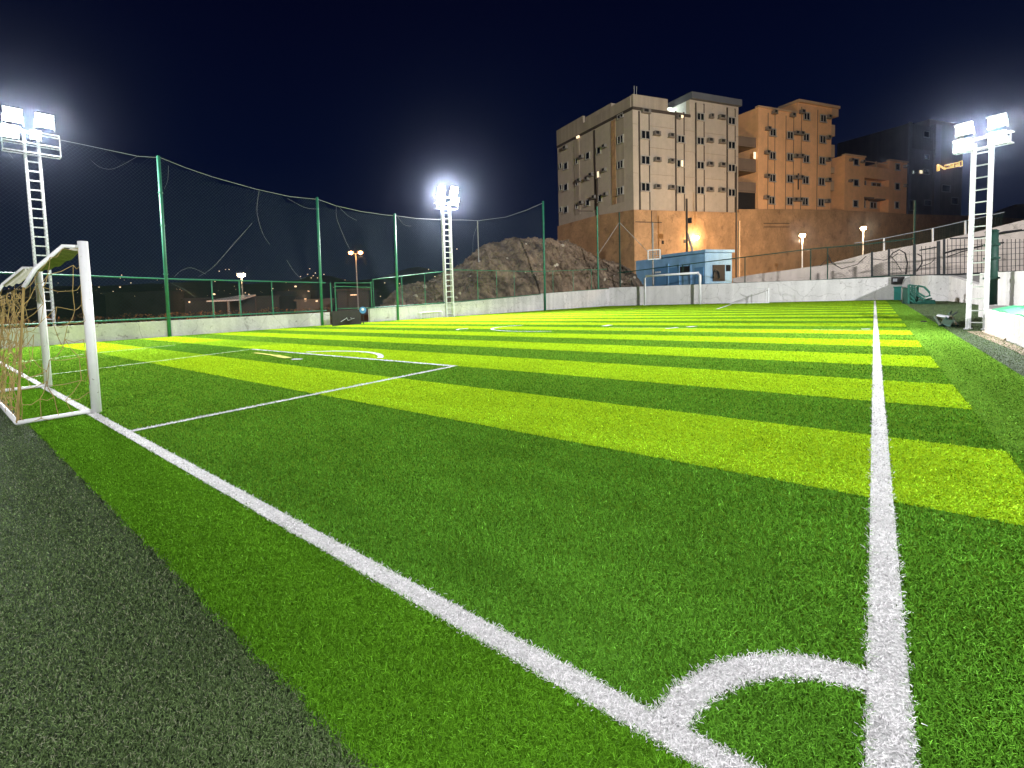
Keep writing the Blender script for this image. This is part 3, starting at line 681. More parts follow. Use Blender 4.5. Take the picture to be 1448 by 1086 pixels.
mo, d, n = small_goal('small_goal', mq, q2, hq, .035, .3, 'tiny low white goal frame beside the foot of the mid pitch tower')
for k in range(7):
    p = mq + (q2 - mq) * ((k + 1) / 8) + A((-.25, 0, 0)); mb = MB(); mb.tube([p, p + Zv(hq * .92)], .012, 6); mb.build('back_bar', 'white_paint', mo)
mb = MB(); mb.tube([mq + A((-.25, 0, hq * .92)), q2 + A((-.25, 0, hq * .92))], .018, 6); mb.build('back_rail', 'white_paint', mo)

# ------------------------------------------------------------------ rocky hill
def hill():
    RP = [(538, 432), (550, 416), (565, 407), (600, 397), (630, 386), (652, 375), (668, 357), (688, 343), (720, 338), (770, 337), (800, 341), (830, 352), (850, 366), (875, 372), (900, 385), (925, 396)]
    nx, ny = 150, 46; V = []; mb = MB()
    for i in range(nx + 1):
        px = 536 + (925 - 536) * i / nx
        ty = float(np.interp(px, [p[0] for p in RP], [p[1] for p in RP]))
        wd = float(np.interp(px, [536, 640, 771, 868, 925], [33.2, 38.6, 47.0, 56.2, 60.]))   # depth of the pitch wall along this sight line
        d0, d1 = wd + .9, wd + float(np.interp(px, [536, 600, 700, 850, 925], [5, 8, 9, 7.5, 5]))
        ridge = pd(px, ty, d1); foot = pd(px, 440, d0); foot[2] = 0
        for j in range(ny + 1):
            t = j / ny
            if t < .7:
                s = t / .7; p = foot + (ridge - foot) * s; p[2] = ridge[2] * (s ** .75 * .65 + .35 * (1 - (1 - s) ** 2.2))
            else:
                s = (t - .7) / .3; q = pd(px, ty, d1 + 16); p = ridge + (q - ridge) * s; p[2] = ridge[2] * (1 - s * s * .9)
            f0 = Vector(p) * .35; am = min(1., t * 5) * (.5 if .62 < t < .75 else 1)
            dn = (noise.fractal(f0, 1., 2., 5) * .55 + (noise.cell(Vector(p) * .8) - .5) * .16 + (noise.ridged_multi_fractal(Vector(p) * .5, 1., 2., 4, 1., 2.) - 1) * .22) * am
            p = p + A((.35, -.45, .75)) * dn
            V.append(p)
    fs = [(i * (ny + 1) + j, (i + 1) * (ny + 1) + j, (i + 1) * (ny + 1) + j + 1, i * (ny + 1) + j + 1) for i in range(nx) for j in range(ny)]
    mb.add(V, fs); o = tag(mb.build('rocky_hill', 'rock', fix=False, smooth=False), kind='structure')
    return V, nx, ny
HV, hnx, hny = hill()
g = random.Random(5); mb = MB()
for k in range(2600):          # loose rubble
    i = g.randrange(2, hnx - 2); j = g.randrange(1, 33); p = A(HV[i * (hny + 1) + j]); q = A(HV[(i + 1) * (hny + 1) + j + 1]); p = p + (q - p) * g.random() + A((0, 0, .02)); s_ = g.uniform(.06, .20) * (1.9 if g.random() < .08 else 1)
    e3 = [A((g.gauss(0, 1), g.gauss(0, 1), g.gauss(0, 1))) for _ in range(3)]; e3[1] -= e3[0] * np.dot(e3[1], e3[0]) / np.dot(e3[0], e3[0]); e3 = [e / np.linalg.norm(e) for e in e3[:2]]; e3.append(np.cross(*e3))
    a, b, c = e3[0] * s_, e3[1] * s_ * g.uniform(.5, 1), e3[2] * s_ * g.uniform(.4, .9)
    mb.add([p + a, p - a, p + b, p - b, p + c, p - c], [(0, 2, 4), (2, 1, 4), (1, 3, 4), (3, 0, 4), (2, 0, 5), (1, 2, 5), (3, 1, 5), (0, 3, 5)])
tag(mb.build('rubble', 'rock', fix=False), 'loose brown rubble covering the rocky hill', 'rubble', kind='stuff')
g = random.Random(4)
for k in range(26):            # pale stones on the slope
    i = g.randrange(20, hnx - 5); j = g.randrange(4, 30); p = A(HV[i * (hny + 1) + j])
    mb = MB(); s = g.uniform(.10, .26); bm = bmesh.new(); bmesh.ops.create_icosphere(bm, subdivisions=2, radius=s)
    for v in bm.verts: v.co *= 1 + .35 * noise.noise(v.co * 5 / s * .3 + Vector((k, 0, 0)))
    bm.verts.ensure_lookup_table(); mb.add([p + A(v.co) for v in bm.verts], [[v.index for v in f.verts] for f in bm.faces]); bm.free()
    tag(mb.build('stone', 'pale_dirt'), 'pale stone lying on the rocky hill slope', 'stone', 'stones on the hill slope')

# ------------------------------------------------------------------ buildings
class Face:
    def __init__(s, P0, u, flip=False):
        s.P = A((P0[0], P0[1], 0)); s.u = A((u[0], u[1], 0)); s.u /= np.linalg.norm(s.u); s.n = A((s.u[1], -s.u[0], 0))
        if np.dot(s.n, EYE - s.P) < 0: s.n = -s.n
    def pt(s, px, py, out=0):
        p = onp(px, py, s.P + s.n * out, s.n); return float(np.dot(p - s.P, s.u)), float(p[2])
    def at(s, q, z, out=0): return s.P + s.u * q + s.n * out + Zv(z)
    def box(s, mb, s0, s1, z0, z1, o0, o1): return mb.ob(s.at(s0, z0, o0), s.u * (s1 - s0), Zv(z1 - z0), s.n * (o1 - o0))
    def rect(s, px, py, w, h):
        a, _ = s.pt(px - w / 2, py); b, _ = s.pt(px + w / 2, py); _, z1 = s.pt(px, py - h / 2); _, z0 = s.pt(px, py + h / 2)
        return min(a, b), max(a, b), z0, z1
def window(fc, root, px, py, w, h, lit=None, mull=True, o=0.02):
    s0, s1, z0, z1 = fc.rect(px, py, w, h); mb = MB(); b = .10
    fc.box(mb, s0 - b, s1 + b, z1, z1 + b, o, o + .14); fc.box(mb, s0 - b * 1.6, s1 + b * 1.6, z0 - b, z0, o, o + .24)
    fc.box(mb, s0 - b, s0, z0, z1, o, o + .13); fc.box(mb, s1, s1 + b, z0, z1, o, o + .13)
    if mull: m_ = s0 + (s1 - s0) * .5; fc.box(mb, m_ - .06, m_ + .06, z0, z1, o, o + .10)
    fr = mb.build('window', 'frame', root)
    mb = MB(); fc.box(mb, s0, s1, z0, z1, o - .01, o + .05); mb.build('pane', lit or 'glass', fr)
def aircon(fc, root, px, py, w, h, o=.02):
    s0, s1, z0, z1 = fc.rect(px, py, w, h); mb = MB(); fc.box(mb, s0, s1, z0, z1, o, o + .45)
    fc.box(mb, s0 - .1, s1 + .1, z0 - .08, z0, o, o + .4)
    ob = mb.build('air_conditioner', 'ac', root)
    mb = MB(); c0 = s0 + (s1 - s0) * .12; fc.box(mb, c0, c0 + (s1 - s0) * .55, z0 + (z1 - z0) * .15, z1 - (z1 - z0) * .12, o + .44, o + .47); mb.build('grille', 'ac_dark', ob)
def az(deg): return A((math.sin(math.radians(deg)), math.cos(math.radians(deg)), 0))
DL, DRr = az(-64.76), az(26.3)
C0 = pd(897, 370, 63.7)
FR = Face(C0, DRr); FLc = Face(C0, DL)
K = 1 / 4.8267
def c5(x, y): return 770 + x * K, 120 + y * K
def c6(x, y): return 1000 + x * K, 120 + y * K

# --- podium: the orange retaining base under all the blocks
pod = thing('podium_wall', C0 * A((1, 1, 0)), 'long orange stained retaining wall under the apartment blocks', 'retaining wall')
prof = [c5(614, 852), c5(1327, 872), c6(220, 848), c6(850, 852), c6(1375, 882), (1370, 305), (1500, 312)]
P = [FR.pt(x, y, .35) for x, y in prof]
mb = MB()
for a_, b_ in zip(P[:-1], P[1:]):
    if b_[0] - a_[0] < .05: continue
    mb.add([FR.at(a_[0], 0, -.5), FR.at(b_[0], 0, -.5), FR.at(b_[0], b_[1], -.5), FR.at(a_[0], a_[1], -.5), FR.at(a_[0], 0, .35), FR.at(b_[0], 0, .35), FR.at(b_[0], b_[1], .35), FR.at(a_[0], a_[1], .35)],
           [(0, 3, 2, 1), (4, 5, 6, 7), (0, 1, 5, 4), (1, 2, 6, 5), (2, 3, 7, 6), (3, 0, 4, 7)])
mb.build('wall', 'podium', pod)
zl0 = FLc.pt(*c5(375, 890))[1]; zl1 = FLc.pt(*c5(100, 965))[1]; sl1 = FLc.pt(*c5(93, 700))[0]; sm = FLc.pt(*c5(375, 890))[0]
mb = MB(); mb.prism([FLc.at(-.35, 0, .3), FLc.at(sl1, 0, .3), FLc.at(sl1, zl1, .3), FLc.at(sm, zl0, .3), FLc.at(-.35, P[0][1], .3)], -FLc.n * .6); mb.build('side_wall', 'podium', pod)
for (x, y, w, h) in ((783, 300, 16, 8), ):
    pass
for x, y in ((840, 305), (990, 297)):
    px, py = 760 + x * .2072, 280 + y * .2072; s0, s1, z0, z1 = FR.rect(px, py, 2.6, 5.); mb = MB(); FR.box(mb, s0, s1, z0, z1, .34, .42); mb.build('vent', 'black', pod)
mb = MB()                      # cracks and shallow ledges of the plaster
for x0_, y0_, x1_, y1_ in ((385, 945, 560, 945), (385, 970, 560, 970), (620, 935, 800, 940), (230, 860, 330, 862), (730, 860, 733, 1080)):
    base = c6 if x0_ < 600 and y0_ > 940 else c5
    a_ = FR.pt(*base(x0_, y0_), .35); b_ = FR.pt(*base(x1_, y1_), .35); mb.bar(FR.at(a_[0], a_[1], .35), FR.at(b_[0], b_[1], .35), .10)
mb.build('ledge', 'joint', pod)

# --- big beige block
B1 = thing('apartment_building', C0 * A((1, 1, 0)), 'large beige apartment block with narrow window bays and a grey roof slab', 'building')
ztop = FR.pt(*c5(614, 150))[1]; zpar = FR.pt(*c5(614, 66))[1]; zpod = P[0][1]
sR = FR.pt(*c5(1322, 500))[0]; sT = FR.pt(*c5(992, 300))[0]; sP = FR.pt(*c5(836, 110))[0]; ztow = FR.pt(*c5(995, 100))[1]; zf1 = FR.pt(*c5(992, 55))[1]
depth_L = sl1
mb = MB()
mb.ob(FR.at(0, 1.5, 0), DRr * sR, DL * depth_L, Zv(ztop - 1.5))
mb.build('wall', 'beige', B1)
mb = MB(); FR.box(mb, 0, sP, ztop, zpar, -.3, .12); FLc.box(mb, .3, FLc.pt(*c5(445, 150))[0], ztop, zpar - .1, -.3, .10)
s_a = FLc.pt(*c5(445, 150))[0]; s_b = FLc.pt(*c5(265, 225))[0]
zp2 = FLc.pt(*c5(440, 163))[1]; zp3 = FLc.pt(*c5(265, 222))[1]; zp4 = FLc.pt(*c5(95, 308))[1]
FLc.box(mb, s_a, s_b, ztop, zp2, -.3, .09); FLc.box(mb, s_b, depth_L, ztop, zp4, -.3, .10)
mb.build('parapet', 'beige_trim', B1)
mb = MB(); mb.ob(FLc.at(s_b - 5.5, ztop, -.32), DL * 5.4, DRr * 4, Zv(zp3 - ztop)); mb.build('stair_house', 'beige_trim', B1)
mb = MB(); zc = FR.pt(*c5(640, 155))[1]; FR.box(mb, -.12, sT, zc - .35, zc, 0, .14); FLc.box(mb, -.12, depth_L, zc - .35, zc, 0, .14); mb.build('cornice', 'joint', B1)
mb = MB(); mb.ob(FR.at(sT, ztop - .01, .003), DRr * (sR - sT), DL * 9, Zv(ztow - ztop)); mb.build('roof_storey', 'beige', B1)
FT = Face(FR.at(sT, 0), DL); sBk = max(4., FT.pt(*c5(852, 128))[0])
mb = MB(); mb.ob(FR.at(sT - .15, ztow, .5), DRr * (sR - sT + .25), DL * (sBk + .4), Zv(zf1 - ztow)); mb.build('roof_slab', 'fascia', B1)
mb = MB(); mb.ob(FR.at(sT - .03, ztop, -.6), DRr * .03, DL * (sBk - 1.2), Zv(ztow - ztop - .02)); mb.build('terrace_wall', 'white', B1)
mb = MB(); mb.ob(FR.at(sT - .9, ztow - .3, -2.6), DRr * .5, DL * .9, Zv(.16)); mb.build('terrace_lamp', 'win_white', B1)
L = bpy.data.lights.new('terrace_bulb', 'POINT'); L.energy = 160; L.color = (.85, 1., .85); L.shadow_soft_size = .3; lo = bpy.data.objects.new('terrace_bulb', L); COL.objects.link(lo); lo.location = Vector(FR.at(sT - 1.4, ztow - .9, -3.))
# bays with dark joints
for x0_, x1_ in ((645, 713), (893, 950), (1030, 1086), (1243, 1297)):
    s0 = FR.pt(*c5(x0_, 500))[0]; s1 = FR.pt(*c5(x1_, 500))[0]; zt_ = (FR.pt(*c5(x0_, 165))[1] if x0_ < 1000 else ztow - .05)
    mb = MB(); FR.box(mb, s0 + .12, s1 - .12, zpod + .1, zt_ - .4, .0, .10); mb.build('window_bay', 'beige', B1)
    mb = MB(); FR.box(mb, s0 - .06, s0 + .12, zpod + .1, zt_ - .3, .0, .12); FR.box(mb, s1 - .12, s1 + .06, zpod + .1, zt_ - .3, 0, .12); mb.build('bay_joint', 'joint', B1)
for y0_ in (270, 1400):
    pass
mb = MB()
for (a_, b_) in (((614, 265), (1320, 340)), ((614, 415), (1320, 470)), ((614, 600), (1320, 640))):
    p = FR.pt(*c5(*a_)); FR.box(mb, 0, sR, p[1] - .05, p[1], 0, .05)
mb.build('floor_joint', 'beige_trim', B1)
for x, ys_ in ((683, (345, 517, 700)), (925, (375, 540, 718)), (1058, (222, 387, 552, 722)), (1270, (250, 415, 570, 738))):
    for y in ys_:
        px, py = c5(x, y); w = 11 if x == 683 else 9
        lit = 'win_lit' if (x, y) == (925, 540) else None
        if lit: window(FR, B1, px + 1.5, py, 3, 9, lit, False, .1); window(FR, B1, px - 3.5, py, 4, 9.5, None, False, .1)
        else: window(FR, B1, px, py, w, 11 if x == 683 else 9.5, o=.1)
for x, y, w in ((683, 183, 11), (758, 333, 8), (857, 348, 6.5), (762, 510, 8), (857, 520, 6), (762, 695, 7.5), (860, 700, 7), (1130, 215, 4), (1203, 222, 9), (1122, 380, 7), (1205, 388, 7.5), (1122, 542, 7), (1205, 547, 7.5), (1122, 715, 7), (1203, 718, 7.5), (905, 222, 4)):
    aircon(FR, B1, *c5(x, y), w, 5.2)
mb = MB(); s0, s1, z0, z1 = FR.rect(*c5(926, 219), 4, 3.2); FR.box(mb, s0, s1, z0, z1, .1, .3); mb.build('wall_lamp', 'win_lit', B1)
for x, y in ((520, 375), (520, 545), (520, 725)): window(FLc, B1, *c5(x, y), 7, 10)
for x, y, w, h in ((372, 450, 4.6, 9), (297, 485, 4.8, 9), (147, 555, 5, 9), (297, 805, 4.8, 8), (147, 700, 5, 8.5), (147, 853, 5, 8), (380, 775, 4, 9), (222, 522, 2.4, 7), (222, 668, 2.4, 7), (222, 830, 2.2, 6), (112, 555, 2.6, 7), (112, 702, 2.6, 7), (112, 852, 2.6, 6)): window(FLc, B1, *c5(x, y), w, h, mull=False)
window(FLc, B1, *c5(370, 612), 3, 9, 'win_lit', False)
window(FLc, B1, *c5(520, 215), 7, 5, None, True)
for x, y in ((415, 418), (258, 490), (243, 650), (415, 580), (258, 802), (425, 745), (297, 640), (325, 612), (345, 765), (148, 428)): aircon(FLc, B1, *c5(x, y), 4.2, 4.4)
mb = MB(); s0, s1, z0, z1 = FLc.rect(*c5(235, 356), 3.4, 3.); FLc.box(mb, s0, s1, z0, z1, .1, .3); mb.build('wall_lamp', 'win_lit', B1)
for x0_, x1_, mt_ in ((460, 488, 'podium'), (493, 545, 'beige_trim'), (205, 240, 'beige_trim'), (340, 350, 'joint')):
    s0 = FLc.pt(*c5(x0_, 600))[0]; s1 = FLc.pt(*c5(x1_, 600))[0]; mb = MB(); FLc.box(mb, min(s0, s1), max(s0, s1), zl1 + 1, ztop - .5, 0, .06 if x0_ < 490 else .015); mb.build('pilaster', mt_, B1)
mb = MB(); s0 = FLc.pt(*c5(365, 700))[0]; mb.tube([FLc.at(s0, zl0 - 1, .12), FLc.at(s0, FLc.pt(*c5(365, 635))[1], .12)], .12, 6); mb.build('drain_pipe', 'joint', B1)
for x in (612, 628):
    s0, z = FR.pt(*c5(x, 60)); mb = MB(); mb.tube([FR.at(max(s0, .1), zpar, 0), FR.at(max(s0, .1), zpar + 1.1, 0)], .05, 5); mb.build('roof_rod', 'grey_steel', B1)

# --- tall orange block
B2 = thing('apartment_building', FR.at(FR.pt(*c6(355, 800))[0], 0), 'tall orange apartment block with side balconies beside the beige block', 'building')
s0 = FR.pt(*c6(352, 500))[0]; s1 = FR.pt(*c6(850, 500))[0]; sx = FR.pt(*c6(622, 150))[0]
zA = FR.pt(*c6(348, 150))[1]; zB = FR.pt(*c6(622, 100))[1]; z0_ = FR.pt(*c6(352, 850))[1]
mb = MB(); mb.ob(FR.at(s0, 1.5, -.1), DRr * (s1 - s0), DL * 13, Zv(zA - 1.5)); mb.build('wall', 'orange', B2)
mb = MB(); mb.ob(FR.at(sx, zA, -.1), DRr * (s1 - sx), DL * 12, Zv(zB - zA - .15)); mb.build('roof_storey', 'orange', B2)
mb = MB(); FR.box(mb, s0 - .15, sx, zA, zA + .22, -.5, .08); FR.box(mb, sx - .2, s1 + 1.6, zB - .4, zB, -3, .25); FR.box(mb, s1, s1 + 1.6, zB - 1.6, zB - .4, -3, .0); mb.build('parapet', 'orange_trim', B2)
for x, y in ((445, 327), (443, 485), (442, 637), (437, 790), (563, 347), (562, 495), (561, 643), (560, 795), (672, 360), (672, 508), (668, 652), (665, 797), (676, 217), (785, 375), (781, 520), (777, 662), (773, 805), (789, 232)): window(FR, B2, *c6(x, y), 7.4, 9.6)
for x, y in ((408, 300), (402, 462), (402, 622), (397, 768), (600, 330), (635, 333), (597, 487), (632, 487), (592, 632), (630, 632), (590, 783), (625, 783), (822, 220), (818, 360), (815, 510), (818, 650), (812, 793), (452, 188), (575, 208), (640, 185)): aircon(FR, B2, *c6(x, y), 5, 4.4)
mb = MB()
for x in (418, 465, 540, 592, 645, 755):
    s_ = FR.pt(*c6(x, 500))[0]; FR.box(mb, s_ - .05, s_ + .05, z0_, zA - .6 if x < 600 else zB - 1, -.1, -.06)
mb.build('wall_joint', 'brown', B2)
mb = MB(); s_ = FR.pt(*c6(620, 700))[0]; mb.tube([FR.at(s_, FR.pt(*c6(620, 715))[1], .05), FR.at(s_, FR.pt(*c6(620, 605))[1], .05)], .10, 6); mb.build('drain_pipe', 'joint', B2)
for k, (yt, yb2) in enumerate(((268, 345), (405, 490), (560, 600), (650, 720))):   # stepped bay edge at the right
    z_t = FR.pt(*c6(860, yt))[1]; z_b = FR.pt(*c6(860, yb2))[1]; mb = MB(); FR.box(mb, s1, s1 + 1.1, z_b, z_t, -2.5, -.2); mb.build('side_bay', 'orange_trim', B2)
# balcony stack on its left, set back
sb0 = FR.pt(*c6(222, 500))[0] - .2
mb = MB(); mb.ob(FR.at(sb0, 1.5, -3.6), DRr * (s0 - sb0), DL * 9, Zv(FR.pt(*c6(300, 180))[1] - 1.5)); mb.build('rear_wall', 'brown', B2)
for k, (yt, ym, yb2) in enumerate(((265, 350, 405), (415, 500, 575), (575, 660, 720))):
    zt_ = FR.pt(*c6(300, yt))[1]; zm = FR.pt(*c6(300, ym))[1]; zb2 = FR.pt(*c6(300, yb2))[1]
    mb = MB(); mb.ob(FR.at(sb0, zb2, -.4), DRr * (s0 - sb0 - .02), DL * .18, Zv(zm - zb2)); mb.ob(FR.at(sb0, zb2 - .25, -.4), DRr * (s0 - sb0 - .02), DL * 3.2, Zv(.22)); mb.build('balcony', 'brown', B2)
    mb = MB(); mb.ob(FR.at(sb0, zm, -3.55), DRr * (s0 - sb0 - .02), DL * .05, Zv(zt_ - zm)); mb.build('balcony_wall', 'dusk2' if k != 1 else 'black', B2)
    s_m = sb0 + (s0 - sb0) * .65; mb = MB(); mb.ob(FR.at(s_m - .8, zm - .5, -3.5), DRr * 1.6, -DL * .06, Zv(1.8)); w_ = mb.build('window', 'frame', B2)
    mb = MB(); mb.ob(FR.at(s_m - .65, zm - .4, -3.44), DRr * 1.3, -DL * .05, Zv(1.6)); mb.build('pane', 'glass', w_)
zt_ = FR.pt(*c6(300, 730))[1]; mb = MB(); mb.ob(FR.at(sb0, z0_, -.5), DRr * (s0 - sb0), DL * .1, Zv(zt_ - z0_)); mb.build('ground_grille', 'black', B2)
mb = MB(); s_l, z_l = FR.pt(*c6(355, 478)); FR.box(mb, s0 - .6, s0 - .1, z_l - .5, z_l + .5, -.38, -.36); mb.build('lit_screen', 'win_lit', B2)

# --- low orange block
B3 = thing('apartment_building', FR.at(FR.pt(*c6(945, 800))[0], 0), 'low three storey orange block with balconies right of the tall one', 'building')
s0 = FR.pt(*c6(948, 600))[0]; s1 = FR.pt(*c6(1372, 700))[0]; z0_ = FR.pt(*c6(948, 870))[1] - .5
zA = FR.pt(*c6(950, 478))[1]; zR = FR.pt(*c6(1250, 515))[1]; zM = FR.pt(*c6(1170, 560))[1]; sa = FR.pt(*c6(1085, 600))[0]; sb = FR.pt(*c6(1252, 600))[0]
mb = MB(); mb.ob(FR.at(s0, 1.5, -.2), DRr * (sa - s0), DL * 11, Zv(zA - 1.5)); mb.ob(FR.at(sa, 1.5, -1.4), DRr * (sb - sa), DL * 10, Zv(zM - 1.5)); mb.ob(FR.at(sb, 1.5, -.2), DRr * (s1 - sb), DL * 11, Zv(zR - 1.5)); mb.build('wall', 'orange', B3)
mb = MB(); FR.box(mb, s0 - .15, sa + .1, zA, zA + .25, -.6, -.05); FR.box(mb, sb - .1, s1 + .15, zR, zR + .25, -.6, -.05); mb.build('parapet', 'orange_trim', B3)
for ya, yb2 in ((560, 632), (690, 765)):
    za_, zb2 = FR.pt(*c6(1170, ya))[1], FR.pt(*c6(1170, yb2))[1]
    mb = MB(); FR.box(mb, sa, sb, zb2, za_, -.40, -.2); FR.box(mb, sa, sb, zb2 - .2, zb2 + .02, -1.4, -.2); mb.build('balcony', 'orange', B3)
mb = MB(); FR.box(mb, sa + .3, sb - .3, zM + .8, zM + .9, -.4, -.3); FR.box(mb, sa + 3.2, sa + 3.4, zM, zM + 1., -.4, -.2); FR.box(mb, sa + 2, sa + 4.5, zM + .0, zM + 1.6, -5, -4.8); mb.build('roof_rail', 'orange_trim', B3)
for x, y, w in ((1022, 527, 6.4), (1022, 668, 6.4), (1018, 810, 6), (1305, 560, 5.2), (1303, 693, 5.6), (1300, 820, 5)): window(FR, B3, *c6(x, y), w, 8.6, mull=False, o=-.18)
for x, y, w, h in ((1115, 665, 11, 9), (1215, 678, 12, 8), (1110, 803, 11, 9), (1195, 812, 8, 8)):
    window(FR, B3, *c6(x, y), w, h, o=-1.36)
for x, y in ((980, 653), (985, 510), (1355, 555), (1063, 522), (1357, 685)): aircon(FR, B3, *c6(x, y), 3, 3, o=-.2)
mb = MB(); FR.box(mb, FR.pt(*c6(1080, 770))[0], FR.pt(*c6(1145, 770))[0], FR.pt(*c6(1110, 775))[1], FR.pt(*c6(1110, 765))[1], -1.4, -.1); FR.box(mb, FR.pt(*c6(1165, 780))[0], FR.pt(*c6(1222, 780))[0], FR.pt(*c6(1195, 785))[1], FR.pt(*c6(1195, 776))[1], -1.4, -.1); mb.build('awning', 'brown', B3)
# its darker wing at the left
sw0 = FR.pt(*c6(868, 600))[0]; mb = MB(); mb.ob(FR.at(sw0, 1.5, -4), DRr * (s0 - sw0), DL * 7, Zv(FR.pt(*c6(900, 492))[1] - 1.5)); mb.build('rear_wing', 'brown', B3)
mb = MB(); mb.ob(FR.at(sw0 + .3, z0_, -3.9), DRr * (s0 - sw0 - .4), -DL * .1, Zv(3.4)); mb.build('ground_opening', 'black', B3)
for x, y in ((885, 525), (872, 665)): window(FR, B3, *c6(x, y), 6, 6, mull=False, o=-3.95)

# --- dim block on the right with the lit sign
K4 = 1 / 5.403
def c4(x, y): return 1180 + x * K4, 130 + y * K4
D4 = 118
C4 = pd(*c4(550, 900), D4); F4 = Face(C4, DRr); F4L = Face(C4, DL)
B4 = thing('apartment_building', C4 * A((1, 1, 0)), 'dim unlit apartment block at the right carrying a small yellow lit sign', 'building')
sE = F4.pt(*c4(1010, 700))[0]; zr = F4.pt(*c4(560, 240))[1]; sLf = F4L.pt(*c4(20, 440))[0]; s79 = F4.pt(*c4(755, 500))[0]
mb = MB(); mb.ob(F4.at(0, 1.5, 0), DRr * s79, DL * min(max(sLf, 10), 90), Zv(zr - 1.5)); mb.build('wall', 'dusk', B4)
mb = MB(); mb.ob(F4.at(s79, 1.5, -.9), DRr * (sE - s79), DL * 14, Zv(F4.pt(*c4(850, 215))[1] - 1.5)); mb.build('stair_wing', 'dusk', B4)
mb = MB(); F4.box(mb, F4.pt(*c4(750, 500))[0], F4.pt(*c4(795, 500))[0], 2, zr + .8, -.5, .5); F4.box(mb, 0, 1.2, 2, zr + .3, 0, .25); mb.build('pilaster', 'dusk2', B4)
mb = MB(); za_, zb2 = F4.pt(*c4(640, 440))[1], F4.pt(*c4(640, 620))[1]; F4.box(mb, 0.1, s79 - 1, zb2, za_, 0, .2); mb.build('pale_band', 'dusk2', B4)
for x, y, w, h in ((690, 328, 7, 8), (692, 500, 6, 6), (688, 612, 7, 6.5), (585, 868, 9, 14), (840, 740, 11, 9), (905, 835, 9, 9), (700, 850, 9, 7)): window(F4, B4, *c4(x, y), w, h, mull=False, o=.25)
window(F4, B4, *c4(590, 615), 1.6, 3.6, 'win_white', False, .25); window(F4, B4, *c4(648, 614), 4.5, 4.5, 'win_lit', False, .25)
sgn = thing('shop_sign', F4.at(*F4.pt(*c4(880, 570)), .3), 'small yellow illuminated sign high on the dim right block', 'sign')
K7 = 1 / 18.1
def c7(x, y): return 1300 + x * K7, 220 + y * K7
def sbar(mb, x0_, y0_, x1_, y1_, t):
    a_ = F4.pt(*c7(x0_, y0_), .6); b_ = F4.pt(*c7(x1_, y1_), .6); mb.bar(F4.at(a_[0], a_[1], .6), F4.at(b_[0], b_[1], .6), t)
mb = MB(); sbar(mb, 462, 235, 465, 400, .30); sbar(mb, 505, 235, 505, 390, .22); sbar(mb, 470, 235, 660, 345, .30); mb.build('letter', 'sign_lit', sgn)
mb = MB(); pts = [(640, 240), (1010, 160), (1010, 275), (900, 305), (660, 345)]
mb.prism([F4.at(*F4.pt(*c7(*p), .5), .5) for p in pts], F4.n * .2); mb.build('letter', 'sign_lit', sgn)
mb = MB(); sbar(mb, 1025, 150, 1030, 275, .16); sbar(mb, 1095, 135, 1098, 262, .16); sbar(mb, 1025, 150, 1095, 135, .16); sbar(mb, 1030, 275, 1098, 262, .16); mb.build('letter', 'sign_lit', sgn)
mb = MB()
for x0_, y0_, x1_, y1_ in ((670, 275, 760, 262), (680, 300, 770, 290), (800, 245, 850, 238), (905, 205, 905, 300), (930, 220, 990, 208), (720, 262, 722, 300)):
    a_ = F4.pt(*c7(x0_, y0_), .72); b_ = F4.pt(*c7(x1_, y1_), .72); mb.bar(F4.at(a_[0], a_[1], .72), F4.at(b_[0], b_[1], .72), .22)
mb.build('lettering_gap', 'brown', sgn)

# --- blue kiosk behind the far wall
CK = pd(997, 395, 54.); KR = Face(CK, DRr); KL = Face(CK, DL)
kb = thing('blue_kiosk', CK * A((1, 1, 0)), 'flat roofed light blue building with doors behind the far goal', 'building')
zk = KR.pt(997, 357)[1]; sk = KR.pt(1035, 375)[0]; slk = KL.pt(898, 380)[0]
mb = MB(); mb.ob(KR.at(0, 1.5, 0), DRr * sk, DL * slk, Zv(zk - 1.5)); mb.build('wall', 'blue', kb)
mb = MB(); mb.ob(KR.at(-.25, zk, .25), DRr * (sk + .4), DL * (KL.pt(935, 360)[0]), Zv(.32)); mb.build('roof', 'blue', kb)
def kdoor(fc, px, py, w, h, mt_, nm, child=None):
    s0, s1, z0, z1 = fc.rect(px, py, w, h); mb = MB(); fc.box(mb, s0, s1, z0, z1, .0, .06); return mb.build(nm, mt_, kb)
kdoor(KL, 935, 392, 17, 30, 'blue_dark', 'door'); kdoor(KL, 989, 390, 12, 24, 'blue_dark', 'door')
mb = MB(); s0, s1, z0, z1 = KL.rect(931, 385, 8, 2.4); KL.box(mb, s0, s1, z0, z1, .06, .1); mb.build('name_plate', 'white', kb)
kdoor(KL, 954, 391, 14, 26, 'blue_dark', 'shutter'); kdoor(KL, 969, 383, 14, 13, 'black', 'window')
for px in (945.5, 961, 977): 
    s0, s1, z0, z1 = KL.rect(px, 390, 1.2, 34); mb = MB(); KL.box(mb, s0, s1, z0, z1, 0, .12); mb.build('pilaster', 'blue', kb)
kdoor(KR, 1016, 386, 17, 23, 'black', 'doorway'); kdoor(KR, 1029.5, 379, 6, 9, 'glass', 'window')
mb = MB(); s0 = KR.pt(1012, 390)[0]; c_ = KR.at(s0, KR.pt(1012, 393)[1], .12); mb.tube([c_ + KR.u * .5 * math.cos(t) + Zv(.9 * math.sin(t)) for t in [math.pi * k / 10 for k in range(11)]], .1, 6); mb.build('door_arch', 'dark_steel', kb)

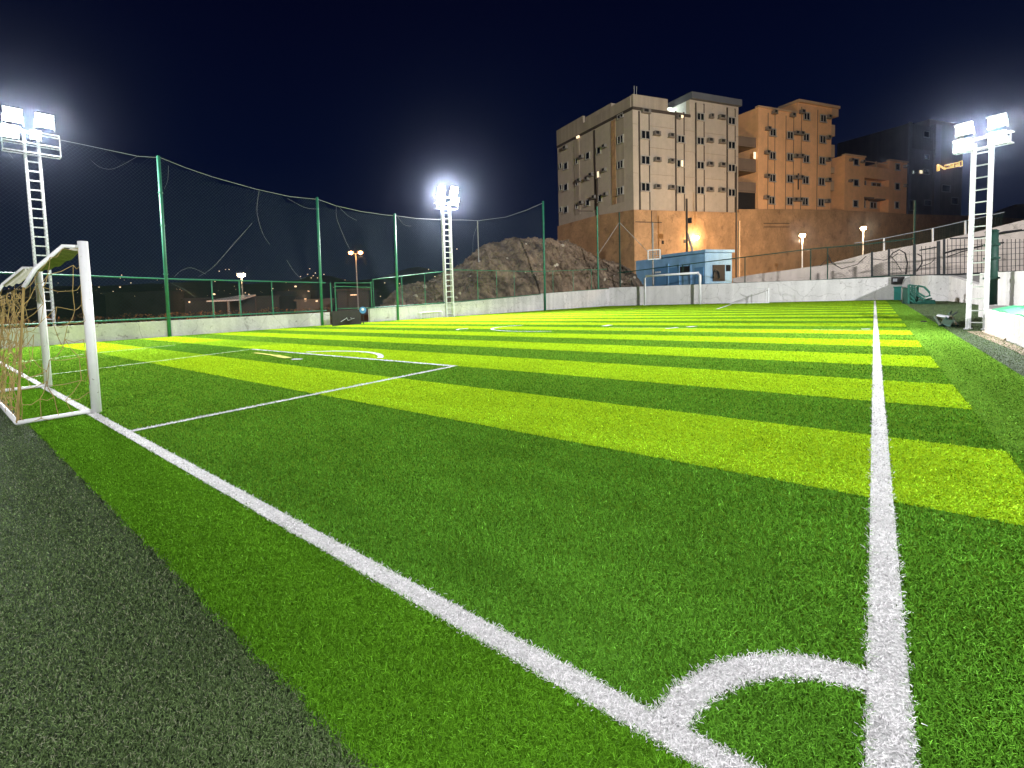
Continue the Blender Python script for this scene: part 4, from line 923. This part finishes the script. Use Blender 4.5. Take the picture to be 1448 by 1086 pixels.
# --- basketball hoop, masts and poles behind the far wall
def pole(px, ptop, pbot_depth, tx, r, mt_, label, name='pole', grp=None, px2=None):
    B = pd(px, 400, pbot_depth); B[2] = 1.9; z = zat(B, tx, ptop); o = thing(name, B, label, 'pole', grp)
    mb = MB(); T = A((B[0], B[1], z)); mb.tube([B, T], r, 8); mb.build('shaft', mt_, o); return o, B, T
hp, B, T = pole(923.5, 315, 54.8, 923, .09, 'grey_steel', 'grey basketball post with a framed backboard beside the blue building', 'basketball_hoop'); hp['category'] = 'basketball hoop'
nv = (EYE - B); nv[2] = 0; nv /= np.linalg.norm(nv); sd = np.cross(nv, A((0, 0, 1)))
fcb = Face(B + nv * .35, -sd)
mb = MB(); s0, s1, z0, z1 = fcb.rect(925, 360, 17, 13)
for a_, b_ in (((s0, z0), (s1, z0)), ((s1, z0), (s1, z1)), ((s1, z1), (s0, z1)), ((s0, z1), (s0, z0))): mb.bar(fcb.at(*a_), fcb.at(*b_), .12)
bo = mb.build('backboard', 'white', hp)
mb = MB()
for k in range(1, 5): mb.bar(fcb.at(s0 + (s1 - s0) * k / 5, z0), fcb.at(s0 + (s1 - s0) * k / 5, z1), .05)
for k in range(1, 4): mb.bar(fcb.at(s0, z0 + (z1 - z0) * k / 4), fcb.at(s1, z0 + (z1 - z0) * k / 4), .05)
mb.build('lattice', 'grey_steel', bo)
mb = MB(); mb.bar(B + Zv(z1 - B[2] - .3), fcb.at((s0 + s1) / 2, z1 - .3), .08); mb.build('arm', 'grey_steel', hp)
# guyed mast left of the kiosk
mp_, B, T = pole(877, 300, 57., 877.5, .085, 'dark_green', 'dark guyed mast standing between the hill and the blue building', 'mast'); mp_['category'] = 'mast'
for px, py, dd in ((847, 358, 55.5), (916, 356, 57.)):
    q = pd(px, py, dd); mb = MB(); mb.tube([T - Zv(1.2), q], .035, 6); mb.build('guy_strut', 'grey_steel', mp_)
o, B, T = pole(846, 292, 55.3, 845.5, .09, 'green_paint', 'green net post at the far end of the hill', 'net_post', 'tall green net posts along the pitch'); o['category'] = 'post'
o, B, T = pole(678, 312, 47., 676, .05, 'grey_steel', 'thin pale pole standing on the left slope of the rocky hill', 'pole')
o, B, T = pole(971.5, 281, 57.5, 971, .12, 'joint', 'dark utility pole with a bent conduit in front of the orange base', 'utility_pole')
mb = MB(); q = pd(972, 330, 57.4); q2 = pd(979, 353, 57.2); mb.tube([q, q2, pd(979, 362, 57.2)], .13, 8); mb.build('conduit', 'grey_steel', o)
mb = MB(); q = pd(974, 312, 57.3); mb.box(q[0] - .3, q[0] + .3, q[1] - .2, q[1] + .2, q[2] - .3, q[2] + .3); mb.build('junction_box', 'black', o)
o, B, T = pole(1041, 236, 57., 1037.5, .09, 'joint', 'tall thin dark pole at the right edge of the beige block', 'utility_pole')
o, B, T = pole(1045, 312, 55.5, 1045.5, .10, 'orange_trim', 'short pale pole right of the blue building', 'utility_pole')
o, B, T = pole(1291, 284, 45.5, 1292.5, .085, 'dark_green', 'tall dark green net post rising behind the far right corner', 'net_post', 'tall green net posts along the pitch'); o['category'] = 'post'

# ------------------------------------------------------------------ far fence, ramp, right fence
def fz(px, py): return ftop(px, py)
fpx = [(872, 386, 408), (1000, 370, 402.5), (1146, 352, 397.5), (1225, 345, 393), (1293, 337, 389.5)]
fence('mesh_fence', [A((fz(x, y)[0], yw + .15, 0)) for x, y, b in fpx], [fz(x, y)[2] for x, y, b in fpx], [fz(x, b)[2] + .05 for x, y, b in fpx],
      [fz(px, 380)[0] - fz(872, 386)[0] for px in (965, 1053, 1146, 1170)], 'dark green mesh fence on top of the far white wall', 'dark_green', 'dark_green', .22, .05, .004)
ry = yw + 5.5; RP = (A((0, ry, 0)), A((0, 1, 0)))
rp = [(1036, 393.5), (1060, 389), (1130, 379.5), (1169, 373.5), (1230, 358), (1290, 347), (1320, 341.5), (1336, 338), (1380, 328), (1448, 311), (1520, 296)]
Q = [onp(x, y, *RP) for x, y in rp]
mb = MB(); mb.prism([A((Q[0][0], ry, 1.5))] + Q + [A((Q[-1][0], ry, 1.5))], (0, .3, 0)); tag(mb.build('ramp_wall', 'ramp'), 'pale wall of a ramp climbing to the right behind the black fence', 'wall')
rl = [(1208, 344), (1250, 337), (1319, 323), (1365, 312.5), (1420, 300)]; Q2 = [onp(x, y, A((0, ry + 1, 0)), A((0, 1, 0))) for x, y in rl]
rr_ = thing('ramp_railing', A((Q2[0][0], ry + 1, Q2[0][2] - 1.2)), 'thin pale railing along the top of the ramp', 'railing')
mb = MB(); mb.tube(Q2, .04, 6); mb.build('rail', 'rope', rr_)
for x, y, yb2 in ((1250, 337, 357), (1319, 323, 343), (1365, 312, 333)):
    a_ = onp(x, y, A((0, ry + 1, 0)), A((0, 1, 0))); b_ = onp(x, yb2, A((0, ry + 1, 0)), A((0, 1, 0))); mb = MB(); mb.tube([a_, b_], .07, 8); mb.build('post', 'white', rr_)
mb = MB()
for k in range(60):
    f0 = k / 60; i = min(int(f0 * 4), 3); p = Q2[0] + (Q2[-1] - Q2[0]) * f0; mb.bar(p, p - Zv(1.4), .012)
for k in range(1, 9): mb.bar(Q2[0] - Zv(k * .16), Q2[-1] - Zv(k * .16), .012)
mb.build('wire_mesh', 'dark_green', rr_)
# black bar fence panels
br2 = thing('bar_fence', A((fz(1231, 390)[0], yw + .2, 1)), 'black bar fence panels at the far right in front of the pale ramp wall', 'fence')
def fy(px, py): return onp(px, py, A((0, yw + .2, 0)), A((0, 1, 0)))
for px, yt, yb2, w in ((1233, 356, 391, .14), (1257, 352, 390, .14), (1293, 345, 389, .18), (1327, 341, 388, .2), (1335, 338, 388, .14)):
    mb = MB(); mb.bar(fy(px, yt), fy(px, yb2), w); mb.build('post', 'dark_steel', br2)
for pts in ([(1233, 391), (1293, 389.5), (1343, 388), (1385, 386), (1470, 382)], [(1343, 337.5), (1385, 335.5), (1470, 322)], [(1300, 354), (1327, 349)]):
    mb = MB(); mb.tube([fy(*p) for p in pts], .05, 6); mb.build('rail', 'dark_steel', br2)
mb = MB()
for px in list(range(1303, 1327, 6)) + list(range(1340, 1470, 6)):
    mb.bar(fy(px, 338 if px > 1335 else 348), fy(px, 388 if px < 1390 else 385), .035)
for py in (346, 354, 362, 370, 379): mb.bar(fy(1338, py + 2), fy(1470, py - 5), .03)
for py in (358, 368, 378): mb.bar(fy(1260, py + 2), fy(1330, py), .02)
for px in range(1262, 1292, 6): mb.bar(fy(px, 356), fy(px, 389), .015)
mb.build('bars', 'dark_steel', br2)
# bare creeper branches on the fence
def branch(pxs, r, label):
    P_ = [onp(x, y, A((0, yw - .02, 0)), A((0, 1, 0))) for x, y in pxs]; mb = MB(); mb.tube(P_, r, 5); return mb
bc_ = thing('bare_branches', A((fz(1270, 390)[0], yw, 1)), 'dark bare creeper stems bent over the black bar fence', 'branches')
for pts, r in (([(1281, 388), (1283, 372), (1280, 358), (1272, 353), (1262, 358), (1257, 366)], .05), ([(1234, 366), (1250, 368), (1262, 364), (1270, 358)], .03), ([(1296, 384), (1304, 372), (1303, 362), (1297, 359)], .04), ([(1336, 358), (1352, 353), (1375, 351), (1395, 346), (1420, 343)], .07),
               ([(1340, 363), (1360, 356), (1372, 353)], .04), ([(1400, 333), (1420, 328), (1445, 325)], .07), ([(1300, 378), (1316, 372), (1322, 366)], .03), ([(1260, 362), (1268, 372), (1275, 384)], .025), ([(1171, 360), (1176, 372), (1190, 380), (1212, 374), (1225, 362)], .035), ([(1160, 376), (1170, 366), (1182, 374)], .03)):
    branch(pts, r, '').build('stem', 'black', bc_)
gpst = gp(1401, 431, .5); post(1401, 431, 1401, 327, .14, 'thick green square post on the right terrace', 'dark_green', P=gpst, z0=.5, grp=None, name='fence_post')
# volleyball-like white frame net on the ramp
# lamps on the street
def street_lamp(px, py, depth, pole_to, label, warm, power, r=.06, z0=1.9, heads=1, em='lamp_warm', grp='street lamps', hw=.35, low='grey_steel'):
    B = pd(px, 400, depth); B[2] = z0; z = zat(B, px, py); o = thing('street_lamp', B, label, 'street lamp', grp); T = A((B[0], B[1], z))
    mb = MB(); mb.tube([B, T - Zv(.1)], [r * 1.2, r * .8], 8); mb.build('pole', low, o)
    sd = np.cross(A((EYE - B)[:2].tolist() + [0]), A((0, 0, 1))); sd /= np.linalg.norm(sd)
    for k in range(heads):
        c = T + (sd * (hw if k else -hw) if heads == 2 else 0) + Zv(.05)
        if heads == 2:
            mb = MB(); mb.tube([T - Zv(.1), c], .035, 6); mb.build('arm', low, o)
        mb = MB(); mb.ob(c - sd * .26 + A((0, -.12, .06)), sd * .52, A((0, .24, 0)), Zv(.10)); h_ = mb.build('lamp_head', 'grey_steel', o)
        bm = bmesh.new(); bmesh.ops.create_icosphere(bm, subdivisions=2, radius=.27); mb = MB(); mb.add([c + A(v.co) * A((1, 1, .7)) - Zv(.04) for v in bm.verts], [[v.index for v in f.verts] for f in bm.faces]); bm.free(); mb.build('lamp_globe', em, h_)
        L = bpy.data.lights.new('lamp_bulb', 'POINT'); L.energy = power; L.color = warm; L.shadow_soft_size = .25; lo = bpy.data.objects.new('lamp_bulb', L); COL.objects.link(lo); lo.parent = o; lo.location = Vector(c - B) - Vector((0, 0, .35))
    return o
W = (1., .66, .34)
street_lamp(1134, 333, 52, 394, 'white street lamp with a warm glow in front of the orange wall', W, 5000, grp='warm street lamps behind the far wall', low='white')
street_lamp(1219.5, 323, 54, 358, 'white street lamp further up the ramp near the low orange block', W, 5000, grp='warm street lamps behind the far wall', low='white')
wlp = thing('wall_lamp', FR.at(*FR.pt(981, 337, .35), .35), 'bright warm wall lamp on the orange base above the blue building', 'lamp')
c = A(wlp.location) + FR.n * .5
mb = MB(); mb.bar(A(wlp.location), c, .08); mb.build('bracket', 'grey_steel', wlp)
bm = bmesh.new(); bmesh.ops.create_icosphere(bm, subdivisions=2, radius=.26); mb = MB(); mb.add([c + A(v.co) for v in bm.verts], [[v.index for v in f.verts] for f in bm.faces]); bm.free(); mb.build('lamp_globe', 'lamp_warm', wlp)
L = bpy.data.lights.new('lamp_bulb', 'POINT'); L.energy = 520; L.color = W; L.shadow_soft_size = .3; lo = bpy.data.objects.new('lamp_bulb', L); COL.objects.link(lo); lo.location = Vector(c + FR.n * .6); 
OR = (1., .40, .12)
street_lamp(505, 357.5, 55, 0, 'double headed orange street lamp beyond the left gate', OR, 260, .07, 0, 2, 'lamp_orange', None, .55)
street_lamp(342, 389, 60, 0, 'small pale street lamp beyond the left fence', W, 420, .06, 0, 2, 'lamp_warm', None, .2)

# ------------------------------------------------------------------ clutter in the far right corner
bp_ = A((1.0 * S, 42.6 * S, 0)); bp_ = gp(1270, 427); bp_ = onp(1270, 427.5, A((0, 42.9 * S, 0)), A((0, 1, 0)))
bn = thing('teal_bin', A((*bp_[:2], 0)), 'teal plastic bin against the far white wall', 'bin')
def yb_(px, py, Y): return onp(px, py, A((0, Y, 0)), A((0, 1, 0)))
Yb = 42.9 * S; a_ = yb_(1264, 427, Yb); b_ = yb_(1274.5, 405, Yb)
mb = MB(); mb.box(a_[0], b_[0], Yb, Yb + .6, 0, b_[2] - .08); mb.build('body', 'teal', bn)
mb = MB(); mb.box(a_[0] - .05, b_[0] + .05, Yb - .05, Yb + .65, b_[2] - .078, b_[2]); mb.build('lid', 'teal', bn)
mb = MB()
for k in range(1, 4): x = a_[0] + (b_[0] - a_[0]) * k / 4; mb.box(x - .02, x + .02, Yb - .02, Yb, .05, b_[2] - .12)
mb.build('rib', 'teal', bn)
eb = thing('meter_box', A((yb_(1260, 402, yw - .02)[0], yw, 1)), 'dark box with two small pale plates on the far wall', 'box')
a_ = yb_(1260, 402, yw - .02); b_ = yb_(1279, 391, yw - .02)
mb = MB(); mb.box(a_[0], b_[0], yw - .25, yw - .01, a_[2], b_[2]); mb.build('case', 'black', eb)
for px in (1264.5, 1267): q = yb_(px, 396, yw - .27); mb = MB(); mb.box(q[0] - .07, q[0] + .07, yw - .27, yw - .252, q[2] - .12, q[2] + .12); mb.build('plate', 'rope', eb)
pw = thing('round_top_pillar', A((yb_(1281, 425, yw - .5)[0], yw - .6, 0)), 'white round shouldered pillar beside the teal bin', 'pillar')
Yp = yw - .6; pts = [yb_(x, y, Yp) for x, y in ((1276, 426), (1276, 402), (1277.5, 397), (1280.5, 393), (1286.5, 391.5), (1286.5, 426))]
for p in pts: p[2] = max(p[2], 0)
mb = MB(); mb.prism(pts, (0, .45, 0)); mb.build('body', 'wall', pw)
mb = MB(); mb.prism([p + A((0, -.0, 0)) for p in pts[1:5]] + [p * A((1, 1, 1)) + A((.0, .0, .08)) for p in pts[1:5]][::-1], (0, -.06, 0)); mb.build('coping', 'white', pw)
# green folded frame heap
hz_ = gp(1284, 432); YH = 33.5 * S
hp_ = thing('folded_frames', A((yb_(1290, 433, YH)[0], YH, 0)), 'heap of folded dark green metal frames and benches in the far right corner', 'metal frames')
mb = MB(); a_ = yb_(1276, 426, YH + 1.6); b_ = yb_(1286, 407, YH + 1.6); mb.box(a_[0], b_[0], YH + 1.2, YH + 2.2, 0, b_[2]); mb.build('crate', 'dark_green', hp_)
def fr(pts, r, mt_='green_dk', nm='frame'):
    P_ = [yb_(x, y, YH + dy) for x, y, dy in pts]
    for p in P_: p[2] = max(p[2], .03)
    mb = MB(); mb.tube(P_, r, 6); mb.build(nm, mt_, hp_)
MT['green_dk'] = mat('green_frame_paint', (.012, .085, .060), .5, .2, 4, spec=.4)
for pts in ([(1285, 403, 0), (1285, 432, 0)], [(1285, 403, 0), (1298, 404, .3), (1297, 430, .3)], [(1290, 404, .2), (1291, 432, .2)], [(1285, 410, 0), (1298, 432, .3)], [(1287, 418, 0), (1297, 432, 0)], [(1286, 424, 0), (1294, 433, 0)],
            [(1298, 404, 0), (1307, 406, 0), (1314, 413, 0), (1315, 418, 0), (1308, 420, 0), (1298, 414, 0)], [(1298, 418, 0), (1308, 424, 0), (1318, 422, 0)], [(1297, 427, -.3), (1322, 428, -.3)], [(1297, 433, -.3), (1323, 432, -.3), (1321, 425, -.3)], [(1307, 422, -.2), (1308, 434, -.2)], [(1300, 420, .2), (1316, 431, .2)]): fr(pts, .055)
mb = MB(); a_ = yb_(1285, 432, YH + .1); b_ = yb_(1297, 405, YH + .1)
for k in range(9): z = b_[2] * (k + .5) / 9; mb.bar((a_[0], YH + .1, z), (b_[0], YH + .2, z + .1), .05)
for k in range(5): x = a_[0] + (b_[0] - a_[0]) * (k + .5) / 5; mb.bar((x, YH + .12, .0), (x, YH + .12, b_[2] * .97), .06)
mb.build('panel', 'green_dk', hp_)
mb = MB(); a_ = yb_(1308, 433, YH); b_ = yb_(1322, 424, YH); mb.box(a_[0], b_[0], YH - .3, YH + .5, .02, b_[2]); mb.build('bench_seat', 'green_dk', hp_)
mb = MB(); a_ = yb_(1298, 432, YH); b_ = yb_(1306, 422, YH); mb.box(a_[0], b_[0], YH - .2, YH + .4, .02, b_[2]); mb.build('bench_seat', 'dark_green', hp_)
rc = MB(); rc.tube([gp(1316, 420), gp(1322, 417) + Zv(.25), gp(1328, 418) + Zv(.1), gp(1338, 423)], .06, 6); tag(rc.build('rusty_pipe', 'brown'), 'bent rusty pipe lying at the foot of the corner wall', 'pipe')
pc = gp(1338, 460); pl_ = thing('bench_frame', A((*pc[:2], 0)), 'overturned dark bench frame with a pale slat on the old turf', 'bench')
mb = MB(); a_, b_ = gp(1324, 454), gp(1340, 457); mb.prism([a_ + Zv(.16), b_ + Zv(.16), b_ + A((.05, .25, .18)), a_ + A((.05, .25, .18))], (0, 0, .04)); mb.build('slat', 'rope', pl_)
for p, q, zz1, zz2 in (((1322, 452), (1342, 456), .05, .05), ((1328, 460), (1350, 462), .03, .03), ((1340, 455), (1352, 452), .1, .25), ((1342, 452), (1354, 462), .2, .03), ((1330, 462), (1340, 455), .03, .2), ((1336, 461), (1344, 450), .03, .22), ((1322, 452), (1330, 462), .1, .03)):
    mb = MB(); mb.tube([gp(*p) + Zv(zz1), gp(*q) + Zv(zz2)], .035, 6); mb.build('tube', 'dark_green', pl_)
mb = MB(); a_, b_ = gp(1330, 461), gp(1344, 463); mb.prism([a_ + Zv(.02), b_ + Zv(.02), b_ + A((.1, .5, .12)), a_ + A((.1, .5, .12))], (0, 0, .05)); mb.build('seat', 'dark_green', pl_)
q = gp(1306, 455.5); bm = bmesh.new(); bmesh.ops.create_icosphere(bm, subdivisions=2, radius=.055); mb = MB(); mb.add([q + A(v.co) * A((1.4, 1, .6)) + Zv(.02) for v in bm.verts], [[v.index for v in f.verts] for f in bm.faces]); bm.free(); tag(mb.build('clod', 'black'), 'small dark clod lying on the right turf strip', 'clod')

# ------------------------------------------------------------------ dark landscape beyond the left fence
def dark_house(px0, px1, ytop, depth, label, mt_='night', roof=None, h0=0, lights=(), dth=8):
    B = pd(px0, 440, depth); Fh = Face(B, pd(px1, 440, depth) - B); s1 = Fh.pt(px1, 430)[0]; z = max(Fh.pt((px0 + px1) / 2, ytop)[1], .8)
    o = thing('house', B * A((1, 1, 0)), label, 'house', None)
    mb = MB(); mb.ob(Fh.at(0, -.1), Fh.u * s1, -Fh.n * dth, Zv(z + .1)); mb.build('wall', mt_, o)
    mb = MB(); mb.ob(Fh.at(-.3, z, .4), Fh.u * (s1 + .6), -Fh.n * (dth + .8), Zv(.25)); mb.build('roof', roof or mt_, o)
    for (x, y, w, h, m_) in lights:
        a0, a1, z0, z1 = Fh.rect(x, y, w, h); mb = MB(); Fh.box(mb, a0, a1, z0, z1, .02, .08); mb.build('window', m_, o)
    return o
sh = thing('shed', pd(322, 440, 44) * A((1, 1, 0)), 'open shed with a pale bluish tin roof beyond the left fence', 'shed')
B = pd(302, 440, 44); Fs = Face(B, pd(345, 440, 44) - B); s1 = Fs.pt(345, 430)[0]; z1 = Fs.pt(325, 426)[1]; z2 = Fs.pt(325, 422)[1]
mb = MB(); mb.prism([Fs.at(-.2, z1, .8), Fs.at(s1, z1, .8), Fs.at(s1, z2 + .25, -3), Fs.at(1.4, z2 + .25, -3)], (0, 0, .12)); mb.build('roof', 'night_roof', sh)
for s_ in (.2, 1.6, s1 - .2): mb = MB(); mb.bar(Fs.at(s_, 0, .4), Fs.at(s_, z1, .4), .14); mb.build('post', 'grey_steel', sh)
mb = MB(); mb.ob(Fs.at(-.1, 0, -3), Fs.u * s1, -Fs.n * .2, Zv(z2)); mb.build('rear_wall', 'night', sh)
dark_house(345, 395, 421, 70, 'dark walled yard with a slatted front beyond the left fence', 'night', None)
dark_house(262, 300, 424, 65, 'low dark house left of the tin roofed shed', 'night', None, lights=((268, 427, 2, 2, 'town_lit'), (303, 416, 3, 2, 'town_lit')))
dark_house(150, 235, 414, 110, 'long dark house seen through the near goal', 'night', None, lights=((170, 406, 2, 1.6, 'town_lit'),))
dark_house(420, 470, 425, 75, 'dark brown house just left of the gate posts', 'brown', None, lights=((432, 424, 2.5, 3.5, 'town_lit'), (448, 425, 3, 3, 'town_lit')))
dark_house(478, 522, 411, 60, 'two storey dark shed frame behind the gate', 'night', None, lights=((500, 417, 9, 1., 'town_lit'),))
dark_house(390, 440, 412, 130, 'distant dark house on the rising ground', 'night', None, lights=((436, 411, 2, 2, 'town_lit'), (418, 405, 3, 2, 'town_lit')))
# distant dark slope with town lights
mb = MB(); N_ = 60; V_ = []
prof_px = [(-80, 425), (0, 410), (60, 405), (150, 404), (240, 400), (300, 397), (350, 402), (420, 396), (440, 389), (470, 391), (500, 398), (540, 392), (575, 380), (590, 376), (620, 385), (680, 398), (760, 405)]
for i in range(N_ + 1):
    px = -80 + 840 * i / N_; ty = float(np.interp(px, [p[0] for p in prof_px], [p[1] for p in prof_px])) + noise.noise(Vector((px * .05, 0, 0))) * 2
    a_ = pd(px, 440, 140); a_[2] = -.3; b_ = pd(px, ty, 230); c_ = pd(px, 440, 330); c_[2] = -.3
    for t in range(7):
        s_ = t / 6; p = a_ + (b_ - a_) * s_; p[2] = b_[2] * (s_ ** 1.3); V_.append(p)
    V_.append(c_)
mb.add(V_, [(i * 8 + j, (i + 1) * 8 + j, (i + 1) * 8 + j + 1, i * 8 + j + 1) for i in range(N_) for j in range(7)]); struct('distant_hill', mb, 'night')
mb = MB(); g = random.Random(11)
tl = [(310, 383.5), (319, 381.3), (324, 381), (438, 380), (435, 388), (443, 390), (446, 386), (440, 393), (449, 393), (425, 391), (458, 388), (304, 398), (303, 416), (266, 427), (170, 393), (172, 389), (140, 406), (185, 400), (160, 412), (205, 437), (347, 414), (352, 416), (384, 411), (386, 408), (417, 405), (437, 412), (430, 424), (449, 424), (383, 426), (538, 419), (544, 400), (565, 401), (594, 403), (606, 381), (615, 391), (646, 352), (290, 440), (285, 439), (225, 433)]
for k in range(70): tl.append((g.uniform(-40, 540), max(396, g.gauss(414, 9))))
for i, (x, y) in enumerate(tl):
    d_ = 125 if i < 38 else g.uniform(100, 135); p = pd(x, min(y, 436), d_); s_ = (.17 if i < 38 else g.uniform(.05, .10)); mb.ob(p - A((s_, s_, s_)) * .5, (s_, 0, 0), (0, s_, 0), (0, 0, s_))
tag(mb.build('town_lights', 'town_lit'), 'scattered small lights of the dark town beyond the left fence', 'lights', kind='stuff')
# dry scrub behind the left wall, caught by the sodium lamps
mb = MB()
for k in range(5200):
    px = g.uniform(-60, 470); d_ = g.uniform(33, 42) if px < 300 else g.uniform(40, 50); p = pd(px, 440, d_); p[2] = g.random() ** 1.6 * (1.15 + .5 * noise.noise(Vector((px * .03, 0, 0))))
    a_ = A((g.gauss(0, 1), g.gauss(0, 1), g.gauss(0, 1))); a_ /= np.linalg.norm(a_); b_ = np.cross(a_, A((g.gauss(0, 1), g.gauss(0, 1), g.gauss(0, 1)))); b_ /= np.linalg.norm(b_); s_ = g.uniform(.05, .14)
    mb.quad(p - a_ * s_, p + b_ * s_ * .5, p + a_ * s_, p - b_ * s_ * .5)
tag(mb.build('dry_scrub', 'shrub', fix=False), 'dry brown scrub growing behind the low left wall', 'scrub', kind='stuff')
for px, dd, pw_ in ((40, 38, 600), (260, 40, 600), (430, 50, 900)):
    L = bpy.data.lights.new('sodium_bulb', 'POINT'); L.energy = pw_; L.color = OR; L.shadow_soft_size = .2; lo = bpy.data.objects.new('sodium_bulb', L); COL.objects.link(lo); q = pd(px, 440, dd); lo.location = (q[0], q[1], 2.4)
# dark hillside at the far right
Bz = pd(1400, 400, 130); mb = MB(); mb.prism([A((*pd(1398, 400, 130)[:2], 0)), pd(1398, 305, 130), pd(1415, 296, 130), pd(1436, 289, 130), pd(1470, 286, 130), pd(1560, 280, 130), A((*pd(1560, 400, 130)[:2], 0))], (5, 25, 0)); ho = thing('house', A((*pd(1398, 400, 130)[:2], 0)), 'dark house mass at the right edge with an orange lit roof edge', 'house'); mb.build('wall', 'dusk', ho)
mb = MB(); mb.bar(pd(1436, 291, 129), pd(1452, 290, 129), .5); mb.build('lit_eave', MT['lamp_orange'] if False else 'brown', ho)

# ------------------------------------------------------------------ night sky
w = bpy.data.worlds.new('World'); sc.world = w; w.use_nodes = True
nt = w.node_tree; bg = nt.nodes['Background']; tc = nt.nodes.new('ShaderNodeTexCoord'); sx_ = nt.nodes.new('ShaderNodeSeparateXYZ'); nt.links.new(tc.outputs['Generated'], sx_.inputs[0])
cr = nt.nodes.new('ShaderNodeValToRGB'); nt.links.new(sx_.outputs['Z'], cr.inputs[0])
e = cr.color_ramp.elements; e[0].position = 0.; e[0].color = (.0085, .0125, .027, 1); e[1].position = .75; e[1].color = (.0012, .0013, .0075, 1)
k = e.new(.10); k.color = (.0040, .0075, .023, 1); k = e.new(.28); k.color = (.0008, .0028, .0165, 1); k = e.new(.5); k.color = (.0006, .0015, .0115, 1)
nt.links.new(cr.outputs[0], bg.inputs['Color']); bg.inputs['Strength'].default_value = 1.

# ------------------------------------------------------------------ thin night haze that glows round the lamps
HAZE = 0.00011
if HAZE:
    mb = MB(); mb.box(-330, 330, -40, 340, -1.2, 70); M = bpy.data.materials.new('night_haze'); M.use_nodes = True; n_ = M.node_tree
    n_.nodes.remove(n_.nodes['Principled BSDF']); pv = n_.nodes.new('ShaderNodeVolumePrincipled'); pv.inputs['Density'].default_value = HAZE; pv.inputs['Anisotropy'].default_value = .972; pv.inputs['Color'].default_value = (.62, .72, 1, 1)
    n_.links.new(pv.outputs[0], n_.nodes['Material Output'].inputs['Volume']); o = mb.build('haze', M); tag(o, 'thin night haze over the pitch', 'haze', kind='stuff')

sc.view_settings.view_transform = 'Standard'; sc.view_settings.look = 'None'; sc.view_settings.exposure = 0; sc.view_settings.gamma = 1
sc.render.engine = 'CYCLES'
cy_ = sc.cycles; cy_.use_denoising = True; cy_.max_bounces = 5; cy_.diffuse_bounces = 3; cy_.glossy_bounces = 2; cy_.transmission_bounces = 2; cy_.volume_bounces = 0; cy_.transparent_max_bounces = 8; cy_.caustics_reflective = False; cy_.caustics_refractive = False
cy_.sample_clamp_indirect = 4
try: cy_.denoiser = 'OPENIMAGEDENOISE'
except Exception: pass
